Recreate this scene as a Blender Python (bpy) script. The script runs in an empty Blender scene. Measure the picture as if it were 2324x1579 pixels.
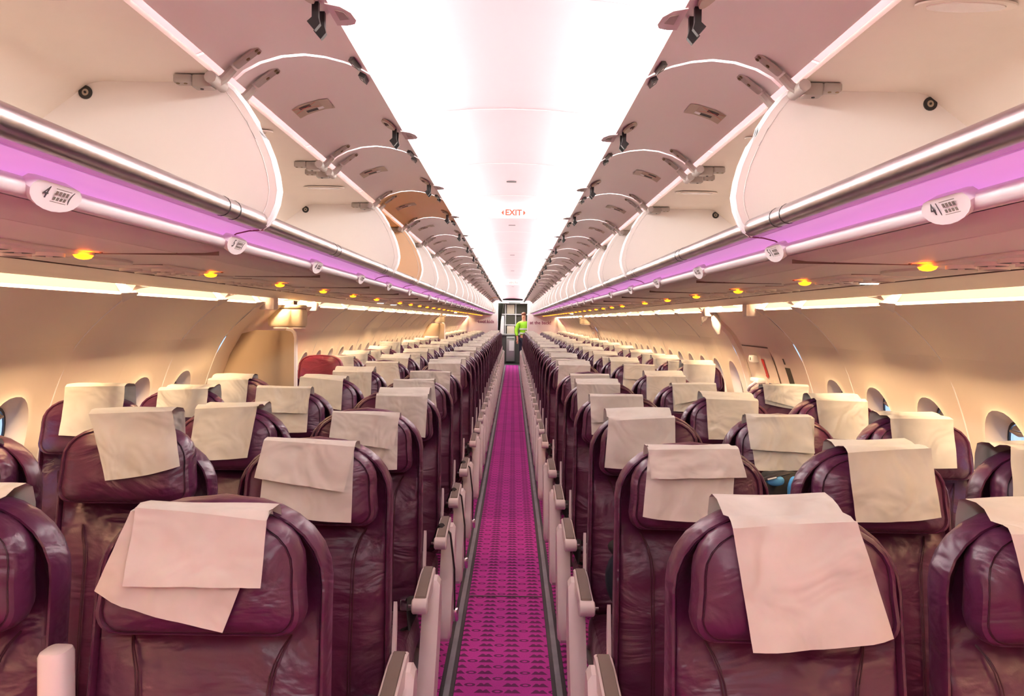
import bpy, math, random
from mathutils import Vector, Matrix
random.seed(7)
C = bpy.context.scene.collection
S = bpy.context.scene
# ------------------------------------------------------------------ camera, world, exposure
F, W, H = 1900.0, 2324.0, 1579.0
CX, CZ = 0.020, 1.52
PITCH, ROLL = math.atan((H/2-726)/F), 0.014
cam = bpy.data.objects.new('camera', bpy.data.cameras.new('camera')); C.objects.link(cam)
cam.data.sensor_width = 36; cam.data.lens = 36*F/W; cam.data.clip_start = 0.05; cam.data.clip_end = 200
CAMR = Matrix.Rotation(0.001, 3, 'Z') @ Matrix.Rotation(math.pi/2-PITCH, 3, 'X') @ Matrix.Rotation(ROLL, 3, 'Z')
cam.matrix_world = Matrix.Translation((CX, 0, CZ)) @ CAMR.to_4x4()
S.camera = cam
S.view_settings.view_transform = 'Standard'; S.view_settings.look = 'None'
S.view_settings.exposure = 1.45; S.view_settings.gamma = 1; S.view_settings.use_curve_mapping = False
S.cycles.max_bounces = 7; S.cycles.diffuse_bounces = 5; S.cycles.glossy_bounces = 3
S.cycles.transmission_bounces = 3; S.cycles.transparent_max_bounces = 4
S.cycles.caustics_reflective = False; S.cycles.caustics_refractive = False
S.cycles.use_denoising = True; S.cycles.sample_clamp_indirect = 6
wd = bpy.data.worlds.new('daylight'); S.world = wd; wd.use_nodes = True
wd.node_tree.nodes['Background'].inputs[0].default_value = (0.50, 0.68, 1.0, 1)
wd.node_tree.nodes['Background'].inputs[1].default_value = 0.55
P_CEIL, P_COVE, P_MOOD, P_TUBE = 7.2, 0.29, 0.21, 210.0

def loc_on(px, py, y):
    """point of the vertical cross-section plane at depth y that lies behind a picture position"""
    d = CAMR @ Vector((px-W/2, H/2-py, -F))
    t = y/d.y
    return CX+d.x*t, CZ+d.z*t

# ------------------------------------------------------------------ materials
MT = {}
def mat(name, col, rough=0.5, metal=0.0, spec=0.5, emit=None, es=0.0, noise=0.0, nscale=30.0, bump=0.0, bscale=200.0, trans=0.0, coat=0.0):
    m = bpy.data.materials.new(name); m.use_nodes = True; nt = m.node_tree; b = nt.nodes['Principled BSDF']
    b.inputs['Base Color'].default_value = (*col, 1); b.inputs['Roughness'].default_value = rough
    b.inputs['Metallic'].default_value = metal; b.inputs['Specular IOR Level'].default_value = spec
    if coat: b.inputs['Coat Weight'].default_value = coat; b.inputs['Coat Roughness'].default_value = 0.2
    if emit: b.inputs['Emission Color'].default_value = (*emit, 1); b.inputs['Emission Strength'].default_value = es
    tc = nt.nodes.new('ShaderNodeTexCoord')
    if noise:
        n = nt.nodes.new('ShaderNodeTexNoise'); n.inputs['Scale'].default_value = nscale; n.inputs['Detail'].default_value = 3
        nt.links.new(tc.outputs['Object'], n.inputs['Vector'])
        r = nt.nodes.new('ShaderNodeMapRange'); r.inputs[1].default_value = 0.3; r.inputs[2].default_value = 0.7
        r.inputs[3].default_value = 1-noise; r.inputs[4].default_value = 1+noise
        nt.links.new(n.outputs['Fac'], r.inputs[0])
        v = nt.nodes.new('ShaderNodeVectorMath'); v.operation = 'SCALE'; v.inputs[0].default_value = col
        nt.links.new(r.outputs[0], v.inputs['Scale']); nt.links.new(v.outputs[0], b.inputs['Base Color'])
    if bump:
        n2 = nt.nodes.new('ShaderNodeTexNoise'); n2.inputs['Scale'].default_value = bscale
        nt.links.new(tc.outputs['Object'], n2.inputs['Vector'])
        bp = nt.nodes.new('ShaderNodeBump'); bp.inputs['Strength'].default_value = bump; bp.inputs['Distance'].default_value = 0.004
        nt.links.new(n2.outputs['Fac'], bp.inputs['Height']); nt.links.new(bp.outputs[0], b.inputs['Normal'])
    MT[name] = m
    return m

mat('ceiling_white', (0.66, 0.50, 0.53), 0.5)
mat('seam_white', (0.95, 0.93, 0.93), 0.4)
mat('bin_plastic', (0.78, 0.70, 0.67), 0.42)
mat('bin_inside', (0.88, 0.77, 0.68), 0.5, noise=0.02, nscale=6)
mat('bin_wall', (0.92, 0.84, 0.80), 0.45)
mat('door_liner', (0.86, 0.76, 0.74), 0.45)
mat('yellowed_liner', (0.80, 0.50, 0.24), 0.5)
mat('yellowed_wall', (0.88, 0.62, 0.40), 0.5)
mat('metal_rail', (0.60, 0.55, 0.55), 0.28, metal=1.0, noise=0.12, nscale=14)
mat('rail_white', (0.74, 0.66, 0.66), 0.35)
mat('psu_plastic', (0.70, 0.63, 0.56), 0.5)
mat('psu_light', (0.82, 0.75, 0.66), 0.5)
mat('dark_gap', (0.03, 0.022, 0.02), 0.6)
mat('brown_gap', (0.16, 0.10, 0.08), 0.6)
mat('wall_cream', (0.93, 0.82, 0.69), 0.5)
mat('partition_beige', (0.55, 0.42, 0.28), 0.6)
mat('hinge_grey', (0.42, 0.36, 0.32), 0.45)
mat('screw_brass', (0.25, 0.17, 0.08), 0.4, metal=0.8)
mat('black_plastic', (0.025, 0.024, 0.024), 0.35)
mat('sticker_beige', (0.52, 0.42, 0.32), 0.5)
mat('red_mark', (0.65, 0.04, 0.03), 0.5)
mat('exit_orange', (0.38, 0.035, 0.008), 0.5)
mat('chrome', (0.75, 0.75, 0.77), 0.15, metal=1.0)
mat('arm_white', (0.86, 0.81, 0.79), 0.35, noise=0.03, nscale=8)
mat('arm_pad', (0.20, 0.165, 0.135), 0.5)
mat('belt_black', (0.02, 0.016, 0.018), 0.6)
mat('belt_maroon', (0.10, 0.012, 0.03), 0.6)
mat('strip_grey', (0.30, 0.32, 0.36), 0.55, noise=0.15, nscale=6)
mat('strip_dark', (0.05, 0.05, 0.055), 0.6)
mat('seat_metal', (0.25, 0.24, 0.24), 0.45, metal=0.5)
mat('bulkhead', (0.70, 0.60, 0.57), 0.55)
mat('print_mauve', (0.24, 0.05, 0.10), 0.6)
mat('print_grey', (0.10, 0.085, 0.085), 0.6)
mat('hivis', (0.35, 0.80, 0.02), 0.6, emit=(0.4, 0.9, 0.02), es=0.0)
mat('hivis_band', (0.75, 0.78, 0.72), 0.4)
mat('skin', (0.72, 0.36, 0.22), 0.55)
mat('hair_brown', (0.22, 0.07, 0.03), 0.6)
mat('cloth_navy', (0.012, 0.018, 0.035), 0.7)
mat('bag_black', (0.016, 0.016, 0.014), 0.75, noise=0.3, nscale=20)
mat('bag_navy', (0.008, 0.016, 0.034), 0.7, noise=0.2, nscale=20)
mat('bag_blue', (0.10, 0.42, 0.75), 0.6, noise=0.15, nscale=30)
mat('steel', (0.42, 0.44, 0.43), 0.35, metal=0.6)
mat('steel_dark', (0.10, 0.11, 0.10), 0.45, metal=0.3)
mat('olive_dark', (0.07, 0.065, 0.045), 0.6)
mat('box_cream', (0.75, 0.66, 0.52), 0.6)
mat('pane_blue', (0.10, 0.16, 0.26), 0.25)
mat('led_pink', (1, 1, 1), 0.5, emit=(0.94, 0.99, 0.97), es=P_CEIL)
mat('led_tube', (1, 1, 1), 0.5, emit=(1.0, 0.66, 0.37), es=P_TUBE)
mat('led_cove', (0.016, 0.013, 0.006), 0.9, spec=0.0, emit=(1.0, 0.92, 0.66), es=P_COVE)
mat('purple_wash', (0.60, 0.34, 0.62), 0.4, emit=(0.85, 0.34, 0.80), es=P_MOOD)  # purple of the mood LEDs put into the panel's own colour and emission
mat('purple_wash_dim', (0.55, 0.32, 0.52), 0.4, emit=(0.80, 0.25, 0.80), es=P_MOOD*0.45)  # dimmer copy for the upper band, where the painted wash is weaker
mat('amber_lamp', (1, 0.3, 0.02), 0.4, emit=(1.0, 0.22, 0.004), es=3.2)
mat('read_lamp', (1, 1, 1), 0.4, emit=(0.85, 0.93, 1.0), es=9)
mat('sign_lit', (0.7, 0.68, 0.66), 0.4, emit=(1, 0.95, 0.92), es=0.25)
mat('cup_lit', (0.85, 0.76, 0.55), 0.5)
mat('clear_lens', (0.82, 0.72, 0.68), 0.12, coat=0.6)
mat('galley_white', (0.80, 0.80, 0.80), 0.4)

def leather(name, col):
    m = bpy.data.materials.new(name); m.use_nodes = True; nt = m.node_tree; b = nt.nodes['Principled BSDF']
    b.inputs['Roughness'].default_value = 0.34; b.inputs['Specular IOR Level'].default_value = 0.55
    b.inputs['Sheen Weight'].default_value = 0.05; b.inputs['Sheen Tint'].default_value = (0.9, 0.5, 0.6, 1)
    tc = nt.nodes.new('ShaderNodeTexCoord'); oi = nt.nodes.new('ShaderNodeObjectInfo')
    mp = nt.nodes.new('ShaderNodeMapping'); mp.inputs['Rotation'].default_value = (0, -0.7, 0); mp.inputs['Scale'].default_value = (1.0, 1.0, 2.0)
    ad = nt.nodes.new('ShaderNodeVectorMath'); ad.operation = 'ADD'
    nt.links.new(tc.outputs['Object'], ad.inputs[0]); nt.links.new(oi.outputs['Location'], ad.inputs[1])
    nt.links.new(ad.outputs[0], mp.inputs['Vector'])
    n = nt.nodes.new('ShaderNodeTexNoise'); n.inputs['Scale'].default_value = 5.0; n.inputs['Detail'].default_value = 3.5
    n.inputs['Distortion'].default_value = 0.6
    nt.links.new(mp.outputs[0], n.inputs['Vector'])
    v = nt.nodes.new('ShaderNodeTexNoise'); v.inputs['Scale'].default_value = 260; nt.links.new(tc.outputs['Object'], v.inputs['Vector'])
    b1 = nt.nodes.new('ShaderNodeBump'); b1.inputs['Strength'].default_value = 0.7; b1.inputs['Distance'].default_value = 0.035
    b2 = nt.nodes.new('ShaderNodeBump'); b2.inputs['Strength'].default_value = 0.10; b2.inputs['Distance'].default_value = 0.002
    nt.links.new(n.outputs['Fac'], b1.inputs['Height']); nt.links.new(v.outputs['Fac'], b2.inputs['Height'])
    nt.links.new(b1.outputs[0], b2.inputs['Normal']); nt.links.new(b2.outputs[0], b.inputs['Normal'])
    r = nt.nodes.new('ShaderNodeMapRange'); r.inputs[1].default_value = 0.3; r.inputs[2].default_value = 0.7
    r.inputs[3].default_value = 0.93; r.inputs[4].default_value = 1.07
    nt.links.new(n.outputs['Fac'], r.inputs[0])
    s = nt.nodes.new('ShaderNodeVectorMath'); s.operation = 'SCALE'; s.inputs[0].default_value = col
    nt.links.new(r.outputs[0], s.inputs['Scale']); nt.links.new(s.outputs[0], b.inputs['Base Color'])
    MT[name] = m
leather('burgundy_leather', (0.084, 0.0135, 0.050))
leather('red_leather', (0.19, 0.018, 0.040))
mat('stitch', (0.055, 0.008, 0.022), 0.6)

def fabric():
    m = bpy.data.materials.new('nonwoven'); m.use_nodes = True; nt = m.node_tree; b = nt.nodes['Principled BSDF']
    b.inputs['Roughness'].default_value = 0.85; b.inputs['Specular IOR Level'].default_value = 0.15
    tc = nt.nodes.new('ShaderNodeTexCoord'); oi = nt.nodes.new('ShaderNodeObjectInfo')
    n = nt.nodes.new('ShaderNodeTexNoise'); n.inputs['Scale'].default_value = 9; n.inputs['Detail'].default_value = 6
    ad = nt.nodes.new('ShaderNodeVectorMath'); ad.operation = 'ADD'
    nt.links.new(tc.outputs['Object'], ad.inputs[0]); nt.links.new(oi.outputs['Location'], ad.inputs[1])
    nt.links.new(ad.outputs[0], n.inputs['Vector'])
    r = nt.nodes.new('ShaderNodeMapRange'); r.inputs[1].default_value = 0.3; r.inputs[2].default_value = 0.7; r.inputs[3].default_value = 0.90; r.inputs[4].default_value = 1.06
    nt.links.new(n.outputs['Fac'], r.inputs[0])
    s = nt.nodes.new('ShaderNodeVectorMath'); s.operation = 'SCALE'; s.inputs[0].default_value = (0.68, 0.66, 0.58)
    nt.links.new(r.outputs[0], s.inputs['Scale']); nt.links.new(s.outputs[0], b.inputs['Base Color'])
    n3 = nt.nodes.new('ShaderNodeTexNoise'); n3.inputs['Scale'].default_value = 7; n3.inputs['Distortion'].default_value = 1.0
    nt.links.new(ad.outputs[0], n3.inputs['Vector'])
    bp = nt.nodes.new('ShaderNodeBump'); bp.inputs['Strength'].default_value = 0.9; bp.inputs['Distance'].default_value = 0.025
    nt.links.new(n3.outputs['Fac'], bp.inputs['Height']); nt.links.new(bp.outputs[0], b.inputs['Normal'])
    MT['nonwoven'] = m
fabric()

def carpet():
    m = bpy.data.materials.new('carpet_magenta'); m.use_nodes = True; nt = m.node_tree; b = nt.nodes['Principled BSDF']
    b.inputs['Roughness'].default_value = 0.95; b.inputs['Specular IOR Level'].default_value = 0.1
    L = nt.links
    def M(op, a, c=None, d=None):
        n = nt.nodes.new('ShaderNodeMath'); n.operation = op
        for i, x in enumerate((a, c, d)):
            if x is None: continue
            if isinstance(x, (int, float)): n.inputs[i].default_value = x
            else: L.new(x, n.inputs[i])
        return n.outputs[0]
    tc = nt.nodes.new('ShaderNodeTexCoord'); sp = nt.nodes.new('ShaderNodeSeparateXYZ'); L.new(tc.outputs['Object'], sp.inputs[0])
    PX, PY = 0.232, 0.122
    v = M('DIVIDE', sp.outputs['Y'], PY/2); row = M('FLOOR', v); fv = M('FRACT', v)
    half = M('MULTIPLY', M('MODULO', row, 2.0), 0.5)
    fu = M('FRACT', M('ADD', M('DIVIDE', M('ADD', sp.outputs['X'], 10.0), PX), half))
    cr = nt.nodes.new('ShaderNodeValToRGB'); e = cr.color_ramp.elements
    # skyline of the woven word: a pair of peaks, a ring, a pair of peaks
    hs = [(0.0, 0), (0.08, 0.0), (0.17, 0.56), (0.205, 0.56), (0.245, 0.32), (0.285, 0.54), (0.315, 0.54), (0.39, 0.0), (0.40, 0.0), (0.60, 0.0), (0.61, 0.0), (0.685, 0.54), (0.715, 0.54), (0.755, 0.32), (0.795, 0.56), (0.83, 0.56), (0.92, 0.0), (1.0, 0)]
    while len(e) > 1: e.remove(e[-1])
    e[0].position = 0; e[0].color = (0, 0, 0, 1)
    for p, h in hs[1:]:
        q = e.new(p); q.color = (h, h, h, 1)
    L.new(fu, cr.inputs[0])
    peaks = M('MULTIPLY', M('LESS_THAN', fv, M('ADD', M('MULTIPLY', cr.outputs[0], 1.0), 0.12)), M('GREATER_THAN', fv, 0.13))
    du = M('DIVIDE', M('SUBTRACT', fu, 0.5), 0.10); dv = M('DIVIDE', M('SUBTRACT', fv, 0.38), 0.26)
    rr = M('SQRT', M('ADD', M('MULTIPLY', du, du), M('MULTIPLY', dv, dv)))
    ring = M('MULTIPLY', M('LESS_THAN', rr, 1.0), M('GREATER_THAN', rr, 0.5))
    mask = M('MAXIMUM', peaks, ring)
    nz = nt.nodes.new('ShaderNodeTexNoise'); nz.inputs['Scale'].default_value = 180; L.new(tc.outputs['Object'], nz.inputs['Vector'])
    nb = nt.nodes.new('ShaderNodeTexNoise'); nb.inputs['Scale'].default_value = 2.5; L.new(tc.outputs['Object'], nb.inputs['Vector'])
    mk = M('MULTIPLY', mask, 0.86)
    mx = nt.nodes.new('ShaderNodeMix'); mx.data_type = 'RGBA'; L.new(mk, mx.inputs[0])
    mx.inputs[6].default_value = (0.72, 0.085, 0.52, 1); mx.inputs[7].default_value = (0.13, 0.045, 0.12, 1)
    sc = nt.nodes.new('ShaderNodeVectorMath'); sc.operation = 'SCALE'; L.new(mx.outputs[2], sc.inputs[0])
    L.new(M('ADD', M('ADD', M('MULTIPLY', nz.outputs['Fac'], 0.5), 0.5), M('MULTIPLY', nb.outputs['Fac'], 0.4)), sc.inputs['Scale'])
    L.new(sc.outputs[0], b.inputs['Base Color'])
    bp = nt.nodes.new('ShaderNodeBump'); bp.inputs['Strength'].default_value = 0.4; bp.inputs['Distance'].default_value = 0.003
    L.new(nz.outputs['Fac'], bp.inputs['Height']); L.new(bp.outputs[0], b.inputs['Normal'])
    MT['carpet_magenta'] = m
carpet()
def glass():
    m = bpy.data.materials.new('window_pane'); m.use_nodes = True; nt = m.node_tree
    nt.nodes.remove(nt.nodes['Principled BSDF'])
    t = nt.nodes.new('ShaderNodeBsdfTransparent'); t.inputs[0].default_value = (0.86, 0.92, 1, 1)
    g = nt.nodes.new('ShaderNodeBsdfGlossy'); g.inputs['Roughness'].default_value = 0.05
    x = nt.nodes.new('ShaderNodeMixShader'); x.inputs[0].default_value = 0.12
    nt.links.new(t.outputs[0], x.inputs[1]); nt.links.new(g.outputs[0], x.inputs[2])
    nt.links.new(x.outputs[0], nt.nodes['Material Output'].inputs[0]); MT['window_pane'] = m
glass()

# ------------------------------------------------------------------ mesh helpers
class MB:
    def __init__(s): s.v = []; s.f = []; s.m = []; s.k = 0
    def add(s, vs, fs, k=None):
        o = len(s.v); s.v += [tuple(p) for p in vs]
        for f in fs: s.f.append([i+o for i in f]); s.m.append(s.k if k is None else k)
        return s
    def box(s, a, b, k=None, M=None):
        x0, y0, z0 = a; x1, y1, z1 = b
        vs = [Vector(p) for p in ((x0,y0,z0),(x1,y0,z0),(x1,y1,z0),(x0,y1,z0),(x0,y0,z1),(x1,y0,z1),(x1,y1,z1),(x0,y1,z1))]
        if M is not None: vs = [M @ p for p in vs]
        return s.add(vs, [(0,3,2,1),(4,5,6,7),(0,1,5,4),(1,2,6,5),(2,3,7,6),(3,0,4,7)], k)
    def bbox(s, a, b, r=0.01, k=None, M=None, n=3):
        """box with rounded vertical (z) edges and chamfered rims"""
        x0, y0, z0 = a; x1, y1, z1 = b; r = min(r, (x1-x0)/2.01, (y1-y0)/2.01)
        def loop(ins):
            pts = []; rr = max(r-ins, r*0.3)
            for cx, cy, a0 in ((x1-ins-rr, y1-ins-rr, 0), (x0+ins+rr, y1-ins-rr, 90), (x0+ins+rr, y0+ins+rr, 180), (x1-ins-rr, y0+ins+rr, 270)):
                for i in range(n+1):
                    t = math.radians(a0+90*i/n); pts.append((cx+rr*math.cos(t), cy+rr*math.sin(t)))
            return pts
        c = min(r*0.6, (z1-z0)/2.2)
        rings = [(z0, c), (z0+c*0.3, c*0.3), (z0+c, 0), (z1-c, 0), (z1-c*0.3, c*0.3), (z1, c)]
        vs = []; N = 4*(n+1)
        for z, i in rings: vs += [Vector((x, y, z)) for x, y in loop(i)]
        if M is not None: vs = [M @ p for p in vs]
        fs = [list(range(N))[::-1], [5*N+i for i in range(N)]]
        for q in range(5):
            for i in range(N): fs.append((q*N+i, q*N+(i+1)%N, (q+1)*N+(i+1)%N, (q+1)*N+i))
        return s.add(vs, fs, k)
    def ext(s, prof, y0, y1, k=None, closed=False, caps=False, ny=1):
        """profile of (x, z) points pulled along y"""
        n = len(prof); vs = []
        for j in range(ny+1):
            y = y0+(y1-y0)*j/ny; vs += [(x, y, z) for x, z in prof]
        fs = []
        for j in range(ny):
            for i in range(n if closed else n-1):
                a = j*n+i; b = j*n+(i+1) % n
                fs.append((a, b, b+n, a+n))
        if caps: fs += [list(range(n)), [ny*n+i for i in range(n)][::-1]]
        return s.add(vs, fs, k)
    def slab(s, prof, th, y0, y1, k=None):
        """open profile given a thickness (towards its +90 degree side) and end caps"""
        out = []
        n = len(prof)
        for i, (x, z) in enumerate(prof):
            a = prof[max(i-1, 0)]; b = prof[min(i+1, n-1)]
            dx, dz = b[0]-a[0], b[1]-a[1]; l = math.hypot(dx, dz) or 1
            out.append((x-dz/l*th, z+dx/l*th))
        return s.ext(prof+out[::-1], y0, y1, k, closed=True, caps=True)
    def tube(s, pts, r, n=8, k=None, caps=True, flat=1.0):
        pts = [Vector(p) for p in pts]; vs = []; up = Vector((0, 0, 1))
        rs = r if isinstance(r, (list, tuple)) else [r]*len(pts)
        for i, p in enumerate(pts):
            d = (pts[min(i+1, len(pts)-1)]-pts[max(i-1, 0)]).normalized()
            u = up if abs(d.dot(up)) < 0.9 else Vector((1, 0, 0))
            a = d.cross(u).normalized(); b = a.cross(d)
            vs += [p+a*math.cos(2*math.pi*j/n)*rs[i]+b*math.sin(2*math.pi*j/n)*rs[i]*flat for j in range(n)]
        fs = [(i*n+j, i*n+(j+1)%n, (i+1)*n+(j+1)%n, (i+1)*n+j) for i in range(len(pts)-1) for j in range(n)]
        if caps: fs += [list(range(n))[::-1], [(len(pts)-1)*n+j for j in range(n)]]
        return s.add(vs, fs, k)
    def disc(s, c, r, axis='z', h=0.004, n=14, k=None, ry=None, M=None):
        vs = []; ry = ry or r
        for q in (0, 1):
            for j in range(n):
                a = 2*math.pi*j/n; u, v = r*math.cos(a), ry*math.sin(a)
                p = {'z': (c[0]+u, c[1]+v, c[2]+q*h), 'y': (c[0]+u, c[1]+q*h, c[2]+v), 'x': (c[0]+q*h, c[1]+u, c[2]+v)}[axis]
                vs.append(Vector(p))
        if M is not None: vs = [M @ p for p in vs]
        fs = [list(range(n))[::-1], [n+j for j in range(n)]]+[(j, (j+1)%n, n+(j+1)%n, n+j) for j in range(n)]
        return s.add(vs, fs, k)
    def ring(s, c, r0, r1, axis='z', h=0.004, n=18, k=None):
        vs = []
        for (r, q) in ((r0, 0), (r1, 0), (r1, h), (r0, h)):
            for j in range(n):
                a = 2*math.pi*j/n; u, v = r*math.cos(a), r*math.sin(a)
                vs.append({'z': (c[0]+u, c[1]+v, c[2]+q), 'y': (c[0]+u, c[1]+q, c[2]+v), 'x': (c[0]+q, c[1]+u, c[2]+v)}[axis])
        fs = [(a*n+j, a*n+(j+1)%n, ((a+1)%4)*n+(j+1)%n, ((a+1)%4)*n+j) for a in range(4) for j in range(n)]
        return s.add(vs, fs, k)
    def prism(s, poly, y0, y1, k=None, axis='y'):
        n = len(poly)
        if axis == 'y': vs = [(x, y0, z) for x, z in poly]+[(x, y1, z) for x, z in poly]
        elif axis == 'x': vs = [(y0, a, b) for a, b in poly]+[(y1, a, b) for a, b in poly]
        else: vs = [(a, b, y0) for a, b in poly]+[(a, b, y1) for a, b in poly]
        return s.add(vs, [list(range(n)), [n+i for i in range(n)][::-1]]+[(i, n+i, n+(i+1)%n, (i+1)%n) for i in range(n)], k)
    def mirror(s):
        s.v = [(-x, y, z) for x, y, z in s.v]; s.f = [f[::-1] for f in s.f]; return s
    def mesh(s, name, mats, smooth=True):
        me = bpy.data.meshes.new(name); me.from_pydata(s.v, [], s.f)
        for m in (mats if isinstance(mats, (list, tuple)) else [mats]): me.materials.append(MT[m])
        me.polygons.foreach_set('material_index', s.m)
        if smooth:
            me.polygons.foreach_set('use_smooth', [True]*len(s.f))
            me.update()
            try: me.set_sharp_from_angle(angle=math.radians(38))
            except Exception: pass
        import bmesh
        bm = bmesh.new(); bm.from_mesh(me); bmesh.ops.recalc_face_normals(bm, faces=bm.faces); bm.to_mesh(me); bm.free()
        return me
def new(name, me, parent=None, loc=(0, 0, 0)):
    o = bpy.data.objects.new(name, me); C.objects.link(o); o.location = loc
    if parent: o.parent = parent
    return o
def empty(name, loc=(0, 0, 0), rz=0):
    o = bpy.data.objects.new(name, None); C.objects.link(o); o.location = loc; o.rotation_euler.z = rz
    o.empty_display_size = 0.1
    return o
def tag(o, label, cat, group=None):
    o['label'] = label; o['category'] = cat
    if group: o['group'] = group
    return o
def struct(name, me, loc=(0, 0, 0)):
    o = new(name, me, None, loc); o['kind'] = 'structure'; return o
def copy_tree(o, parent=None):
    c = o.copy(); C.objects.link(c); c.parent = parent
    for ch in o.children: copy_tree(ch, c)
    return c
def text_mesh(txt, size, th=0.0006, k='print_grey', align='CENTER', bold=0.0):
    cu = bpy.data.curves.new('lettering', 'FONT'); cu.body = txt; cu.size = size; cu.extrude = th/2; cu.align_x = align; cu.align_y = 'CENTER'
    cu.offset = bold; cu.resolution_u = 3
    o = bpy.data.objects.new('tmp', cu); C.objects.link(o)
    dg = bpy.context.evaluated_depsgraph_get(); me = bpy.data.meshes.new_from_object(o.evaluated_get(dg))
    bpy.data.objects.remove(o); me.name = 'lettering'; me.materials.clear(); me.materials.append(MT[k])
    return me
def side(mb, s):
    return mb.mirror() if s < 0 else mb
SIDE = {-1: 'partition side', 1: 'exit door side'}
ORD = ['front', 'second', 'third', 'fourth', 'fifth', 'sixth', 'seventh', 'eighth', 'ninth', 'tenth', 'eleventh', 'twelfth']

Y0, YEND = -2.4, 27.0                       # cabin ends
# ------------------------------------------------------------------ floor
b = MB(); b.ext([(-1.86, 0), (1.86, 0)], Y0, 28.2, ny=8)
struct('floor', b.mesh('floor', 'carpet_magenta', False))
b = MB(); b.box((-1.9, Y0, -0.06), (1.9, 33, -0.012)); b.box((-1.9, 28.2, -0.012), (1.9, 33, 0.0))
struct('floor_base', b.mesh('floor_base', 'steel_dark', False))
for i, s in enumerate((-1, 1)):
    b = MB(); x = s*0.231
    b.ext([(x-0.030, 0.0), (x-0.028, 0.003), (x+0.028, 0.003), (x+0.030, 0.0)], Y0, 28.0, 0)
    b.ext([(x-0.0125, 0.003), (x-0.011, 0.006), (x+0.011, 0.006), (x+0.0125, 0.003)], Y0, 28.0, 1)
    struct('trim_%d' % (i+1), b.mesh('trim', ['strip_dark', 'strip_grey']))
b = MB()
for y in (4.55, 11.4, 19.0): b.box((-0.20, y, 0.0005), (0.20, y+0.012, 0.0025))
struct('trim_3', b.mesh('trim', 'strip_dark', False))

# ------------------------------------------------------------------ ceiling
CP = [(0, 2.262), (0.12, 2.259), (0.24, 2.249), (0.34, 2.236), (0.44, 2.217), (0.54, 2.19), (0.62, 2.158), (0.70, 2.125), (0.80, 2.09)]
CP = [(-x, z) for x, z in CP[::-1]]+CP[1:]
PIT = 1.022
b = MB(); b.ext(CP, Y0, 29.5, 0, ny=30)
k = -3
while 1.945+k*PIT < 29:
    y = 1.945+k*PIT
    if y > Y0: b.ext([(x, z-0.0015) for x, z in CP], y-0.006, y+0.006, 1)
    k += 1
struct('ceiling', b.mesh('ceiling', ['ceiling_white', 'seam_white']))
b = MB()
for y in (4.5, 6.55, 9.55, 12.6, 18.6): b.box((-0.026, y-0.012, 2.2555), (0.026, y+0.012, 2.2585))
o = new('ceiling_slot', b.mesh('ceiling_slot', 'print_grey', False)); o['kind'] = 'structure'
# upper hull that closes the crown above the bins
b = MB(); b.ext([(1.95*math.cos(math.radians(a)), 0.60+1.95*math.sin(math.radians(a))) for a in range(24, 158, 6)], Y0, 33, ny=1)
struct('ceiling_shell', b.mesh('ceiling_shell', 'brown_gap'))
# light strips in the crown, one length per ceiling panel
lm = MB(); lm.slab([(0.365, 2.222), (0.44, 2.180), (0.53, 2.142)], 0.004, 0.012, PIT-0.012)
lmr = lm.mesh('led', 'led_pink'); lm2 = MB(); lm2.slab([(0.365, 2.222), (0.44, 2.180), (0.53, 2.142)], 0.004, 0.012, PIT-0.012); lml = lm2.mirror().mesh('led', 'led_pink')
k = -3
while 1.945+k*PIT < 27.5:
    for s, me in ((-1, lml), (1, lmr)):
        if 1.945+k*PIT >= Y0:
            tag(new('ceiling_light', me, None, (0, 1.945+k*PIT, 0)), 'long white light strip in the ceiling cove above the bins on the %s' % SIDE[s], 'light', 'ceiling light strips, %s' % SIDE[s])
    k += 1
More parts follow.
